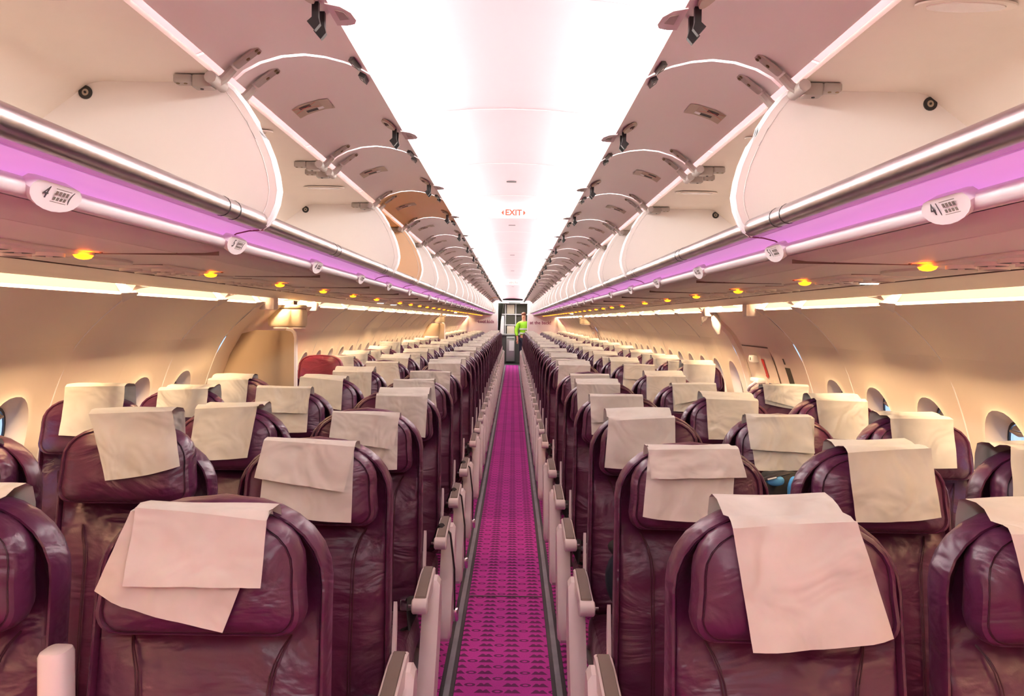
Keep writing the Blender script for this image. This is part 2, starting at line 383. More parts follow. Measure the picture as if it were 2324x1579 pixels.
# ------------------------------------------------------------------ side walls
CWZ, RW = 0.60, 1.845
def wx(z):
    """inner face of the side wall at height z"""
    x = math.sqrt(max(RW*RW-(z-CWZ)**2, 0.01))
    if z > 1.35: x -= 0.10*((z-1.35)/0.245)**1.6*1.0
    return x
def wp(y, z, depth=0.0):
    n = Vector((wx(z), z-CWZ)).normalized()
    return (wx(z)+n.x*depth, y, z+n.y*depth*0.6)
WZ, WHW, WHH = 1.01, 0.150, 0.222           # window reveal centre and half sizes
PW = 0.514
def oval(a, kx, kz):
    c, s_ = math.cos(a), math.sin(a); e = 2/2.3
    return math.copysign(abs(c)**e, c)*kx, math.copysign(abs(s_)**e, s_)*kz
NO = 32
def wall_module(b, yc, hw, window=True):
    zt, zb = 1.596, 0.0
    zr0, zr1 = 0.62, 1.40
    ups = [1.40, 1.45, 1.50, 1.54, 1.57, zt]
    dns = [0.0, 0.1, 0.35, 0.62]
    for seq in (ups, dns):
        vs = []; m = 6
        for z in seq: vs += [wp(yc-hw+2*hw*i/m, z) for i in range(m+1)]
        b.add(vs, [(q*(m+1)+i, q*(m+1)+i+1, (q+1)*(m+1)+i+1, (q+1)*(m+1)+i) for q in range(len(seq)-1) for i in range(m)], 0)
    if not window:
        seq = [0.62+0.078*i for i in range(11)]; vs = []; m = 4
        for z in seq: vs += [wp(yc-hw+2*hw*i/m, z) for i in range(m+1)]
        b.add(vs, [(q*(m+1)+i, q*(m+1)+i+1, (q+1)*(m+1)+i+1, (q+1)*(m+1)+i) for q in range(len(seq)-1) for i in range(m)], 0)
        return
    zc = (zr0+zr1)/2; hz = (zr1-zr0)/2
    ca = math.atan2(hz, hw); CORN = {round(a/(2*math.pi)*NO) % NO for a in (ca, math.pi-ca, math.pi+ca, 2*math.pi-ca)}
    vs = []
    rings = []
    for q, t in enumerate((0, 0.3, 0.6, 0.85, 1.0)):
        for i in range(NO):
            a = 2*math.pi*i/NO; c, s_ = math.cos(a), math.sin(a)
            sc = min(hw/abs(c) if abs(c) > 1e-6 else 9, hz/abs(s_) if abs(s_) > 1e-6 else 9)
            ry, rz = c*sc, s_*sc+zc
            if i in CORN: ry, rz = math.copysign(hw, c), zc+math.copysign(hz, s_)
            oy, oz = oval(a, WHW, WHH); oz += WZ
            y, z = ry+(oy-ry)*t, rz+(oz-rz)*t
            vs.append(wp(yc+y, z))
    nr = 5
    for ks, dp in ((0.965, -0.003), (0.93, 0.003), (0.87, 0.022), (0.79, 0.045), (0.74, 0.060)):
        for i in range(NO):
            oy, oz = oval(2*math.pi*i/NO, WHW*ks, WHH*ks-(0.0)); vs.append(wp(yc+oy, WZ+oz, dp))
        nr += 1
    b.add(vs, [(q*NO+i, q*NO+(i+1)%NO, (q+1)*NO+(i+1)%NO, (q+1)*NO+i) for q in range(nr-1) for i in range(NO)], 0)
def seam(b, y, big=True):
    zs = [1.59-0.04*i for i in range(30)]
    b.tube([wp(y, z, -0.001) for z in zs], 0.0028, 5, 1, caps=False)
DOORS = [(4.86, 6.30), (16.62, 18.05)]
def windows_y():
    ys = [2.95+PW*i for i in range(-8, 4)]
    ys += [6.58+PW*i for i in range(0, 20)]
    ys += [18.33+PW*i for i in range(0, 17)]
    return ys
WY = [y for y in windows_y() if y > Y0+0.3 and y < YEND-0.2]
SEAMS = []
n_w = 0
for s, nm in ((-1, 'wall_left'), (1, 'wall_right')):
    b = MB(); covered = []
    for y in WY: wall_module(b, y, PW/2); covered.append((y-PW/2, y+PW/2))
    # blank stretches between the window runs and the doors
    covered += DOORS; covered.sort(); last = Y0
    for a, c in covered+[(YEND+0.4, YEND+0.5)]:
        if a-last > 0.005:
            wall_module(b, (a+last)/2, (a-last)/2, False)
        last = max(last, c)
    sm = [3.207+2*PW*i for i in range(-3, 2)]+[4.86, 6.30]+[6.58+PW*1.5+2*PW*i for i in range(0, 9)]+[16.62, 18.05]+[18.33+PW*1.5+2*PW*i for i in range(0, 8)]
    SEAMS = [y for y in sm if Y0 < y < YEND]
    for y in SEAMS: seam(b, y)
    # ledge lip that carries the cove light
    for a, c in zip([Y0]+[d[1] for d in DOORS], [d[0] for d in DOORS]+[YEND]):
        b.ext([(wx(1.596), 1.596), (wx(1.596)+0.001, 1.603), (wx(1.596)+0.006, 1.606), (wx(1.596)+0.03, 1.606)], a, c, 1)
    for y in SEAMS:        # wedge clips over the joints
        x = wx(1.59)-0.002
        b.add([(x-0.012, y-0.075, 1.601), (x-0.040, y, 1.606), (x-0.012, y+0.075, 1.601), (x+0.05, y+0.02, 1.66), (x+0.05, y-0.02, 1.66), (x+0.018, y, 1.566)],
              [(0, 1, 5), (1, 2, 5), (0, 4, 3, 2, 1)], 2)
    for y in SEAMS:        # arched fairing that closes the light slot beyond each clip
        if any(d[0]-0.05 < y < d[1]-0.05 for d in DOORS): continue
        n = 8; vs = []
        for i in range(n+1):
            t = i/n; e = math.sqrt(1-(1-t)**2)
            xa, za = wx(1.596)-0.004, 1.603; xb, zb = 1.4150, 1.636
            yy = y+0.26*(1-math.cos(t*math.pi/2))
            vs += [(xa+(xb-xa)*math.sin(t*math.pi/2), yy, za+(zb-za)*math.sin(t*math.pi/2)), (xb, max(y-0.015, yy-0.04) if t < 1 else yy, zb)]
        b.add(vs, [(2*i, 2*i+1, 2*i+3, 2*i+2) for i in range(n)], 2)
    struct(nm, side(b, s).mesh(nm, ['wall_cream', 'seam_white', 'bin_plastic']))
# window: dark gasket, pane, shade with its pull
def win_parts(s):
    g = MB(); vs = []
    for ks, dp in ((0.745, 0.058), (0.70, 0.058), (0.70, 0.066)):
        for i in range(NO):
            oy, oz = oval(2*math.pi*i/NO, WHW*ks, WHH*ks); vs.append(wp(oy, WZ+oz, dp))
    g.add(vs, [(q*NO+i, q*NO+(i+1)%NO, (q+1)*NO+(i+1)%NO, (q+1)*NO+i) for q in range(2) for i in range(NO)])
    p = MB(); vs = [wp(*(lambda q: (q[0], WZ+q[1]))(oval(2*math.pi*i/NO, WHW*0.72, WHH*0.72)), 0.068) for i in range(NO)]
    p.add(vs, [list(range(NO))])
    h = MB(); pts = [oval(math.pi*i/16, WHW*0.69, WHH*0.69) for i in range(17)]
    top = [wp(q[0], WZ+max(q[1], 0.128), 0.063) for q in pts]; bot = [wp(q[0], WZ+0.128, 0.063) for q in pts]
    h.add(top+bot, [(i, i+1, 18+i, 17+i) for i in range(16)])
    h.tube([wp(-0.060, WZ+0.126, 0.056), wp(0, WZ+0.122, 0.050), wp(0.060, WZ+0.126, 0.056)], [0.005, 0.010, 0.005], 8)
    return side(g, s).mesh('gasket', 'black_plastic'), side(p, s).mesh('pane', 'window_pane'), side(h, s).mesh('shade', 'box_cream')
for s in (-1, 1):
    g, p, h = win_parts(s)
    for y in WY:
        n_w += 1
        e = new('window_%d' % n_w, g, None, (0, y, 0)); e['kind'] = 'structure'
        new('pane', p, e); new('shade', h, e)
# cove light lenses between the wall clips
def cove_mesh(L_, s):
    b = MB(); n = 12; m = 5; vs = []
    x0, z0, x1, z1 = wx(1.596)+0.012, 1.606, 1.470, 1.690
    for i in range(n+1):
        t = i/n; y = 0.02+(L_-0.04)*t
        # the arched end sweeps from the far clip up to the panel edge
        e = 1.0
        for j in range(m+1):
            q = j/m*e
            vs.append((x0+(x1-x0)*q+0.030*math.sin(q*math.pi*0.6), y, z0+(z1-z0)*q))
    b.add(vs, [(i*(m+1)+j, i*(m+1)+j+1, (i+1)*(m+1)+j+1, (i+1)*(m+1)+j) for i in range(n) for j in range(m)])
    return side(b, s).mesh('lens', 'led_cove')
cache = {}
for s in (-1, 1):
    ys = [Y0]+SEAMS+[YEND]
    for a, c in zip(ys, ys[1:]):
        if any(abs(a-d[0]) < 0.01 for d in DOORS) or c-a < 0.2: continue
        key = (round(c-a, 2), s)
        if key not in cache: cache[key] = cove_mesh(c-a, s)
        cl = tag(new('cove_light', cache[key], None, (0, a, 0)), 'warm cream cove light lens above the window wall on the %s' % SIDE[s], 'light', 'cove light lenses, %s' % SIDE[s])
        tb = MB(); tb.ext([(1.4165, 1.652), (1.4175, 1.633)], 0.03, c-a-0.03); new('tube_lamp', side(tb, s).mesh('tube', 'led_tube'), cl)
    b = MB()          # backing of the cove behind and between the lenses
    b.ext([(wx(1.596)+0.03, 1.606), (wx(1.596)+0.075, 1.65), (1.53, 1.70), (1.416, 1.70)], Y0, YEND)
    for nm in ('trim_%d' % (4 if s < 0 else 5),): struct(nm, side(b, s).mesh('trim', 'wall_cream'))
# short lamps over the exit doors
for s in (-1, 1):
    for d0, d1 in DOORS:
        b = MB(); y0, y1 = d0+0.45, d1-0.35; n = 14; vs = []
        for i in range(n+1):
            t = i/n; w = math.sin(math.pi*t)**0.6
            for q in (0, 1): vs.append((1.56-0.13*w*q, y0+(y1-y0)*t, 1.602+0.040*q*w))
        b.add(vs, [(2*i, 2*i+1, 2*i+3, 2*i+2) for i in range(n)])
        dl = tag(new('cove_light', side(b, s).mesh('lens', 'led_cove')), 'bright lens lamp over the %s exit door on the %s' % ('front' if d0 < 10 else 'rear', SIDE[s]), 'light')
        b = MB(); b.ext([(1.4165, 1.652), (1.4175, 1.633)], d0+0.35, d1-0.2); new('tube_lamp', side(b, s).mesh('tube', 'led_tube'), dl)  # extra tube, added over the door to brighten its jambs

# ------------------------------------------------------------------ exit doors
nd = 0
for s in (-1, 1):
    for d0, d1 in DOORS:
        nd += 1
        e = empty('door_%d' % nd, (0, 0, 0)); e['kind'] = 'structure'
        def patch(b, y0, y1, z0, z1, dep, k=0, m=4, q=10):
            vs = []
            for j in range(q+1):
                z = z0+(z1-z0)*j/q
                vs += [wp(y0+(y1-y0)*i/m, z, dep if not callable(dep) else dep(i/m)) for i in range(m+1)]
            b.add(vs, [(j*(m+1)+i, j*(m+1)+i+1, (j+1)*(m+1)+i+1, (j+1)*(m+1)+i) for j in range(q) for i in range(m)], k)
        b = MB()          # jambs, stepping outward
        patch(b, d0, d0+0.30, 0.0, 1.596, lambda t: 0.018*t); patch(b, d0+0.30, d0+0.62, 0.0, 1.596, 0.018); patch(b, d0+0.62, d0+0.625, 0, 1.596, lambda t: 0.018+0.03*t)
        patch(b, d1-0.06, d1, 0.0, 1.596, lambda t: 0.02*(1-t)); patch(b, d1-0.065, d1-0.06, 0, 1.596, lambda t: 0.048-0.03*t)
        b.box((wx(1.596), d0, 1.596), (1.80, d1, 1.606)); b.box((1.36, d0, 1.655), (1.80, d1, 1.665))
        new('door_frame', side(b, s).mesh('door_frame', 'wall_cream'), e)
        b = MB(); patch(b, d0+0.625, d1-0.065, 0.0, 1.596, 0.048); new('backing', side(b, s).mesh('backing', 'wall_cream'), e)
        b = MB(); patch(b, d0+0.68, d1-0.10, 1.355, 1.59, 0.035); patch(b, d0+0.68, d1-0.10, 0.05, 1.345, 0.026)
        patch(b, d0+0.68, d1-0.10, 1.345, 1.349, 0.021)
        new('door_lining', side(b, s).mesh('door_lining', 'wall_cream'), e)
        b = MB(); patch(b, d0+0.675, d1-0.095, 1.346, 1.354, 0.033, 0, 4, 1); patch(b, d0+0.668, d0+0.68, 0.2, 1.34, 0.027, 0, 1); patch(b, d1-0.10, d1-0.09, 0.2, 1.25, 0.027, 0, 1)
        new('joint', side(b, s).mesh('joint', 'brown_gap'), e)
        b = MB(); patch(b, d0+0.34, d0+0.44, 0.98, 1.24, 0.015, 0, 1, 4); patch(b, d0+0.40, d0+0.43, 1.26, 1.30, 0.015, 0, 1, 1)
        new('slot', side(b, s).mesh('slot', 'olive_dark'), e)
        b = MB(); patch(b, d0+0.78, d0+0.92, 0.84, 1.11, 0.022, 0, 2, 5); new('pane', side(b, s).mesh('pane', 'pane_blue'), e)
        b = MB(); patch(b, d0+0.77, d0+0.93, 1.11, 1.135, 0.014, 0, 2, 2); new('shade_pull', side(b, s).mesh('shade_pull', 'box_cream'), e)
        b = MB(); patch(b, d0+0.88, d0+0.94, 1.15, 1.27, 0.022, 0, 1, 3); new('arrow_label', side(b, s).mesh('label', 'red_mark'), e)
        b = MB(); vs = [wp(d0+0.87, 1.157, 0.020), wp(d0+0.95, 1.157, 0.020), wp(d0+0.91, 1.137, 0.020)]; b.add(vs, [(0, 1, 2)]); new('arrow_head', side(b, s).mesh('label', 'red_mark'), e)
        b = MB(); x = wx(1.27)+0.0; b.bbox((x-0.015, d0+1.02, 1.245), (x+0.04, d0+1.12, 1.295), 0.012); new('indicator_box', side(b, s).mesh('box', 'galley_white'), e)
        b = MB(); b.box((x-0.017, d0+1.06, 1.26), (x-0.0145, d0+1.075, 1.28)); new('peep_hole', side(b, s).mesh('slot', 'dark_gap', False), e)
        b = MB(); x = wx(1.1)-0.01
        b.bbox((x-0.02, d0+1.02, 1.10), (x+0.05, d0+1.22, 1.13), 0.01); b.tube([(x-0.02, d0+1.04, 1.11), (x-0.05, d0+1.10, 1.07), (x-0.04, d0+1.18, 1.04), (x, d0+1.2, 1.02)], 0.012)
        new('handle', side(b, s).mesh('handle', 'galley_white'), e)
        b = MB(); b.bbox((x-0.03, d0+1.04, 0.95), (x+0.03, d0+1.18, 1.04), 0.02); new('handle_guard', side(b, s).mesh('guard', 'print_mauve'), e)
        b = MB(); b.bbox((1.40, d0+0.12, 1.56), (1.50, d0+0.22, 1.64), 0.02, n=2); b.bbox((1.42, d1-0.16, 1.565), (1.50, d1-0.08, 1.63), 0.02, n=2)
        new('corner_cap', side(b, s).mesh('cap', 'bin_plastic'), e)

# ------------------------------------------------------------------ overhead bins
LIP, HR = (0.572, 1.742), (0.643, 1.6895)
DOORP = [(0.634, 2.068), (0.612, 2.088), (0.575, 2.108), (0.525, 2.123), (0.473, 2.128), (0.425, 2.123), (0.38, 2.112), (0.345, 2.099), (0.322, 2.086)]
ENDP = [(0.655, 2.058), (0.632, 2.038), (0.608, 2.008), (0.584, 1.97), (0.563, 1.929), (0.545, 1.885), (0.535, 1.847), (0.530, 1.812), (0.535, 1.782), (0.546, 1.754), (0.560, 1.735), (0.575, 1.725)]
BACKP = [(1.27, 1.74), (1.20, 1.86), (1.085, 1.96), (0.965, 2.050), (0.94, 2.056)]
def purple_profile():
    return [(0.572, 1.7235), (0.592, 1.7215)], [(0.592, 1.7215), (0.622, 1.7180), (0.640, 1.7115), (0.650, 1.702)]
def bin_door(s, yellow, glow=False):
    r = {}
    L_ = PIT-0.016
    b = MB(); b.slab(DOORP, -0.014, 0.008, 0.008+L_)
    for i in range(len(DOORP)-1, len(b.m)): b.m[i] = 1
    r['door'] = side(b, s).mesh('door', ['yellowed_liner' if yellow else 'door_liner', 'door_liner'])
    # hinges: a plate on the door, barrel, plate on the bin roof
    hs = []
    for y in (0.075, PIT-0.075):
        b = MB()
        b.bbox((-0.015, -0.012, -0.003), (0.015, 0.012, 0.003), 0.004)
        b = MB()
        A = Matrix.Translation((0.600, y, 2.087)) @ Matrix.Rotation(math.radians(38), 4, 'Y')
        b.bbox((-0.058, -0.016, -0.0075), (0.014, 0.016, 0.0), 0.006, 0, A)
        for dx, dy in ((-0.047, 0.008), (-0.047, -0.008), (-0.02, 0.0)): b.disc((dx, dy, -0.0095), 0.0045, 'z', 0.002, 8, 1, M=A)
        b.tube([(0.612, y, 2.072), (0.632, y, 2.050), (0.650, y, 2.040)], [0.010, 0.011, 0.011], 8, 0)
        b.tube([(0.650, y-0.040, 2.042), (0.650, y+0.040, 2.042)], 0.0135, 10, 0)
        b.bbox((0.655, y-0.018, 2.026), (0.700, y+0.018, 2.054), 0.006, 0); b.bbox((0.700, y-0.016, 2.036), (0.742, y+0.016, 2.055), 0.006, 0)
        for dx in (0.716, 0.733): b.disc((dx, y-0.007, 2.0345), 0.004, 'z', 0.002, 8, 1)
        b.disc((0.682, y, 2.0245), 0.004, 'z', 0.002, 8, 2)
        hs.append(side(b, s).mesh('hinge', ['hinge_grey', 'screw_brass', 'dark_gap']))
    r['hinge'] = hs
    b = MB()      # two dark striker clips by the free edge
    cl = []
    for y, d in ((0.062, 1), (PIT-0.062, -1)):
        b = MB(); z = 2.0895; M_ = Matrix.Translation((0.345, y, 2.0935)) @ Matrix.Rotation(math.radians(-30), 4, 'Y')
        vs = [(-0.010, -0.035*d, -0.006), (0.008, -0.026*d, -0.006), (0.010, 0.012*d, -0.006), (-0.004, 0.034*d, -0.006)]
        hi = [(x*1.0, yy, 0.004) for x, yy, _ in vs]
        b.add([M_ @ Vector(p) for p in vs+hi], [(0, 1, 2, 3), (4, 7, 6, 5), (0, 4, 5, 1), (1, 5, 6, 2), (2, 6, 7, 3), (3, 7, 4, 0)], 0)
        b.add([M_ @ Vector(p) for p in ((-0.003, -0.012*d, -0.0068), (0.005, -0.010*d, -0.0068), (0.0, 0.006*d, -0.0068))], [(0, 1, 2)], 1)
        cl.append(side(b, s).mesh('clip', ['black_plastic', 'seam_white']))
    r['clip'] = cl
    y = PIT*0.60      # latch
    b = MB(); M_ = Matrix.Translation((0.362, y-0.045, 2.1005)) @ Matrix.Rotation(math.radians(-27), 4, 'Y')
    b.disc((0, 0, -0.004), 0.021, 'z', 0.006, 16, 0, 0.050, M=M_)
    b.box((-0.004, -0.03, -0.006), (0.003, -0.01, -0.003), 1, M=M_); b.box((0.006, -0.02, -0.006), (0.010, 0.012, -0.003), 1, M=M_)
    r['latch_plate'] = side(b, s).mesh('latch_plate', ['sticker_beige', 'brown_gap'])
    hk = []
    for dy in (0.005, 0.055):
        b = MB(); yy = y+dy
        b.prism([(0.345, 2.098), (0.357, 2.098), (0.357, 2.070), (0.366, 2.062), (0.352, 2.046), (0.342, 2.058), (0.345, 2.07)], yy-0.006, yy+0.006)
        hk.append(side(b, s).mesh('hook', 'black_plastic', False))
    r['hook'] = hk
    b = MB()      # pull handle standing up past the edge
    yy = y-0.005
    out_ = [(0.328, -0.022), (0.303, -0.008), (0.289, 0.022), (0.286, 0.062), (0.292, 0.082), (0.305, 0.090), (0.328, 0.090)]
    b.prism([(x, yy+d) for x, d in out_], 2.084, 2.102, 0, axis='z')
    b.prism([(0.316, yy+0.006), (0.301, yy+0.016), (0.297, yy+0.052), (0.316, yy+0.058)], 2.0825, 2.086, 1, axis='z')
    r['handle'] = side(b, s).mesh('handle', ['bin_plastic', 'hinge_grey'], False)
    y = PIT*0.415     # loading sticker on the liner
    st = MB()
    def dp(u, y_, lift=0.0012):
        # point of the liner at fraction u of its width
        t = u*(len(DOORP)-1); i = min(int(t), len(DOORP)-2); f = t-i
        x = DOORP[i][0]*(1-f)+DOORP[i+1][0]*f; z = DOORP[i][1]*(1-f)+DOORP[i+1][1]*f
        return (x, y_, z-lift)
    def dpatch(b, u0, u1, y0, y1, k, lift):
        m = 4; vs = [dp(u0+(u1-u0)*i/m, yy, lift) for yy in (y0, y1) for i in range(m+1)]
        b.add(vs, [(i, i+1, m+2+i, m+1+i) for i in range(m)], k)
    dpatch(st, 0.16, 0.43, y-0.05, y+0.05, 0, 0.0012)
    dpatch(st, 0.245, 0.33, y+0.012, y+0.034, 1, 0.0022); dpatch(st, 0.215, 0.30, y-0.036, y-0.014, 1, 0.0022)
    dpatch(st, 0.325, 0.365, y+0.012, y+0.034, 3, 0.0022)
    for a_ in (1, -1):
        p, q = dp(0.17, y-0.025-a_*0.022, 0.0032), dp(0.345, y-0.025+a_*0.022, 0.0032)
        dv = Vector((0, 0.0014, 0)); st.add([Vector(p)-dv, Vector(p)+dv, Vector(q)+dv, Vector(q)-dv], [(0, 1, 2, 3)], 2)
    r['sticker'] = side(st, s).mesh('sticker', ['sticker_beige', 'dark_gap', 'red_mark', 'seam_white'], False)
    return r
def door_into(parent, s, y, parts):
    d = new('bin_door', parts['door'], parent, (0, y, 0))
    for h in parts['hinge']: new('hinge', h, d)
    for h in parts['clip']: new('striker_clip', h, d)
    new('latch_plate', parts['latch_plate'], d)
    for h in parts['hook']: new('latch_hook', h, d)
    new('pull_handle', parts['handle'], d); new('loading_sticker', parts['sticker'], d)
    return d
def bin_unit(s, n, yellow):
    L_ = PIT*n; r = {}
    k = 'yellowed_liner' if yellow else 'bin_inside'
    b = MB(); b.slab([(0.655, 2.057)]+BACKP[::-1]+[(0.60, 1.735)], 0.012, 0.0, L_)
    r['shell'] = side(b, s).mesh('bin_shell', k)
    ew = []
    for y, far in ((L_-0.016, True), (0.0, False)):
        b = MB(); poly = ENDP+[(0.60, 1.735)]+BACKP
        b.prism(poly, y, y+0.014, 0)
        b.tube([(x, y+0.007, z) for x, z in ENDP], 0.0075, 6, 1)
        b.tube([(x+0.018, y, z) for x, z in ENDP[1:-1]], 0.0012, 4, 2)
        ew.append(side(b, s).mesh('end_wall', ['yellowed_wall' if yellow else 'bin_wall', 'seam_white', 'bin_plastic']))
    r['end'] = ew
    b = MB(); b.ring((0.972, L_-0.020, 2.030), 0.008, 0.0155, 'y', 0.004, 18, 0); b.disc((0.972, L_-0.019, 2.030), 0.008, 'y', 0.003, 14, 1); b.disc((0.972, L_-0.021, 2.030), 0.003, 'y', 0.003, 8, 0)
    r['ring'] = side(b, s).mesh('bolt_ring', ['black_plastic', 'sticker_beige'])
    b = MB(); b.tube([(LIP[0], 0.004, LIP[1]), (LIP[0], L_-0.004, LIP[1])], 0.0200, 16, 0)
    for i in range(n):
        for y in (PIT*(i+1)-0.270, PIT*(i+1)-0.205): b.tube([(LIP[0], y, LIP[1]), (LIP[0], y+0.004, LIP[1])], 0.0208, 16, 1)
    r['rail'] = side(b, s).mesh('lip_rail', ['metal_rail', 'dark_gap'])
    pa, pb = purple_profile()
    b = MB(); b.slab(pa, 0.004, 0.002, L_-0.002, 1); b.slab(pb, 0.004, 0.002, L_-0.002, 0)
    b.box((0.590, 0.002, 1.7205), (0.5935, L_-0.002, 1.7222), 1)
    b.ext([(0.60, 1.735), (0.572, 1.728)], 0.0, L_, 1)
    r['mood'] = side(b, s).mesh('mood_lit_panel', ['purple_wash', 'purple_wash_dim'])
    b = MB(); b.tube([(0.566, L_-0.001, 1.7215), (0.60, L_-0.001, 1.719), (0.628, L_-0.001, 1.7125), (0.644, L_-0.001, 1.703), (0.650, L_-0.001, 1.696)], 0.0017, 5)
    r['seam'] = side(b, s).mesh('joint', 'print_mauve')
    b = MB(); b.disc((0.765, PIT*0.46, 2.0505), 0.085, 'z', 0.003, 24, 0, 0.030); b.disc((0.765, PIT*0.46, 2.0485), 0.066, 'z', 0.004, 24, 1, 0.021)
    r['lens'] = side(b, s).mesh('dome_lens', ['bin_inside', 'clear_lens'])
    b = MB(); b.tube([(HR[0], 0.0, HR[1]), (HR[0], L_, HR[1])], 0.0145, 12)
    b.ext([(HR[0]+0.002, HR[1]+0.006), (0.652, 1.703)], 0, L_)
    r['hand'] = side(b, s).mesh('hand_rail', 'rail_white')
    return r
dcache, ucache = {}, {}
for s in (-1, 1):
    y = 1.962-2*PIT; idx = 0
    # units: two double ones, then singles to the rear bulkhead
    plan = [2, 2]+[1]*22
    for n in plan:
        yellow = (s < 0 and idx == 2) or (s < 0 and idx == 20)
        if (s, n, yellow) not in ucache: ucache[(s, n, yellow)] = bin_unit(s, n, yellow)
        if (s, yellow) not in dcache: dcache[(s, yellow)] = bin_door(s, yellow)
        u = ucache[(s, n, yellow)]
        e = empty('overhead_bin', (0, y, 0))
        e.location = (s*0.9, y, 1.74)
        kids = [new('bin_shell', u['shell'], e), new('lip_rail', u['rail'], e), new('mood_lit_panel', u['mood'], e), new('joint_strip', u['seam'], e), new('hand_rail', u['hand'], e)]
        for q in u['end']: kids.append(new('end_wall', q, e))
        kids.append(new('bolt_ring', u['ring'], e))
        for i in range(n):
            kids.append(door_into(e, s, PIT*i, dcache[(s, yellow)])); kids.append(new('dome_lens', u['lens'], e, (0, PIT*i, 0)))
        for q in kids: q.location = Vector(q.location)+Vector((-s*0.9, 0, -1.74))
        side_w = 'partition side' if s < 0 else 'exit door side'
        if idx == 0: lb, g = 'open overhead bin closest to the ceiling front, double width, %s' % side_w, None
        elif idx == 1: lb, g = 'open double overhead bin, second along the %s, silver lip rail' % side_w, None
        elif yellow and idx == 2: lb, g = 'open overhead bin with yellowed orange liner and end wall', None
        elif yellow: lb, g = 'small distant open overhead bin with yellowed liner', None
        elif idx < 7: lb, g = 'open white overhead bin, %s along the %s, silver lip rail' % (ORD[idx], side_w), None
        else: lb, g = 'open white overhead bin in the distant run on the %s' % side_w, 'distant overhead bins, %s' % side_w
        if idx == 0: lb = 'open double-width overhead bin at the front end of the %s' % side_w
        tag(e, lb, 'overhead bin', g)
        y += PIT*n; idx += 1
BIN_END = y
# ------------------------------------------------------------------ underside panels and service units
for s in (-1, 1):
    b = MB()
    b.ext([(0.660, 1.678), (0.668, 1.670), (0.70, 1.666), (0.762, 1.6645)], Y0, YEND, 0)
    b.ext([(0.762, 1.6645), (0.765, 1.667), (0.768, 1.6645), (0.90, 1.6625), (0.965, 1.662)], Y0, YEND, 1)
    b.ext([(0.965, 1.662), (1.10, 1.6605), (1.215, 1.658)], Y0, YEND, 1)
    b.ext([(1.215, 1.658), (1.217, 1.672), (1.236, 1.672), (1.238, 1.657)], Y0, YEND, 2)
    b.ext([(1.238, 1.657), (1.33, 1.653), (1.39, 1.642), (1.408, 1.632), (1.4145, 1.632), (1.4155, 1.634), (1.4155, 1.70)], Y0, YEND, 1)
    y = 1.955-4*PIT/2
    while y < YEND:
        if y > Y0: b.box((0.668, y, 1.6605), (0.97, y+0.003, 1.672), 2)
        y += PIT
    struct('trim_%d' % (6 if s < 0 else 7), side(b, s).mesh('trim', ['psu_plastic', 'psu_light', 'brown_gap']))
def psu_parts(s):
    r = {}
    b = MB(); b.bbox((0.955, -0.20, 1.6535), (1.185, 0.22, 1.664), 0.02); r['plate'] = side(b, s).mesh('unit_plate', 'psu_light')
    b = MB(); b.disc((1.085, -0.385, 1.6555), 0.10, 'z', 0.008, 26, 0, 0.155); r['speaker'] = side(b, s).mesh('speaker_panel', 'psu_plastic')
    noz = []
    for i, (x, y) in enumerate(((1.005, 0.10), (1.015, 0.0), (1.005, -0.10))):
        b = MB(); b.ring((x, y, 1.6450), 0.029, 0.032, 'z', 0.009, 18, 0); b.disc((x, y, 1.6460), 0.029, 'z', 0.003, 16, 1); b.disc((x, y, 1.644), 0.007, 'z', 0.005, 10, 0)
        noz.append(side(b, s).mesh('air_nozzle', ['psu_light', 'dark_gap']))
    r['noz'] = noz
    rd = []
    for x, y in ((1.09, 0.12), (1.10, 0.0), (1.09, -0.12)):
        b = MB(); b.ring((x, y, 1.6455), 0.027, 0.031, 'z', 0.009, 18, 0); b.disc((x, y, 1.6470), 0.027, 'z', 0.003, 16, 1)
        rd.append(side(b, s).mesh('reading_lamp', ['psu_light', 'dark_gap']))
    r['rd'] = rd
    b = MB()
    m = 10; vs = [(0.958+0.020*math.cos(a)*c, 0.155+0.026*math.sin(a)*c, 1.6535-0.010*math.sqrt(max(0, 1-c*c))) for c in (1, 0.8, 0.5, 0.05) for a in [2*math.pi*i/m for i in range(m)]]
    b.add(vs, [(q*m+i, q*m+(i+1)%m, (q+1)*m+(i+1)%m, (q+1)*m+i) for q in range(3) for i in range(m)]+[[3*m+i for i in range(m)]])
    r['amber'] = side(b, s).mesh('indicator', 'amber_lamp')
    b = MB(); b.disc((1.100, 0.0, 1.6440), 0.026, 'z', 0.003, 16, 0); r['lit'] = side(b, s).mesh('lit_lamp', 'read_lamp')
    b = MB(); b.disc((0.93, -0.62, 1.6595), 0.004, 'z', 0.003, 8); b.box((0.965, -0.20, 1.6600), (1.2, -0.197, 1.6625)); r['seam'] = side(b, s).mesh('joint', 'brown_gap')
    return r
ROWS = [1.57+0.80*k for k in range(5)]+[5.65, 6.88]+[6.88+0.765*k for k in range(1, 13)]+[16.98]+[18.15+0.765*k for k in range(0, 11)]
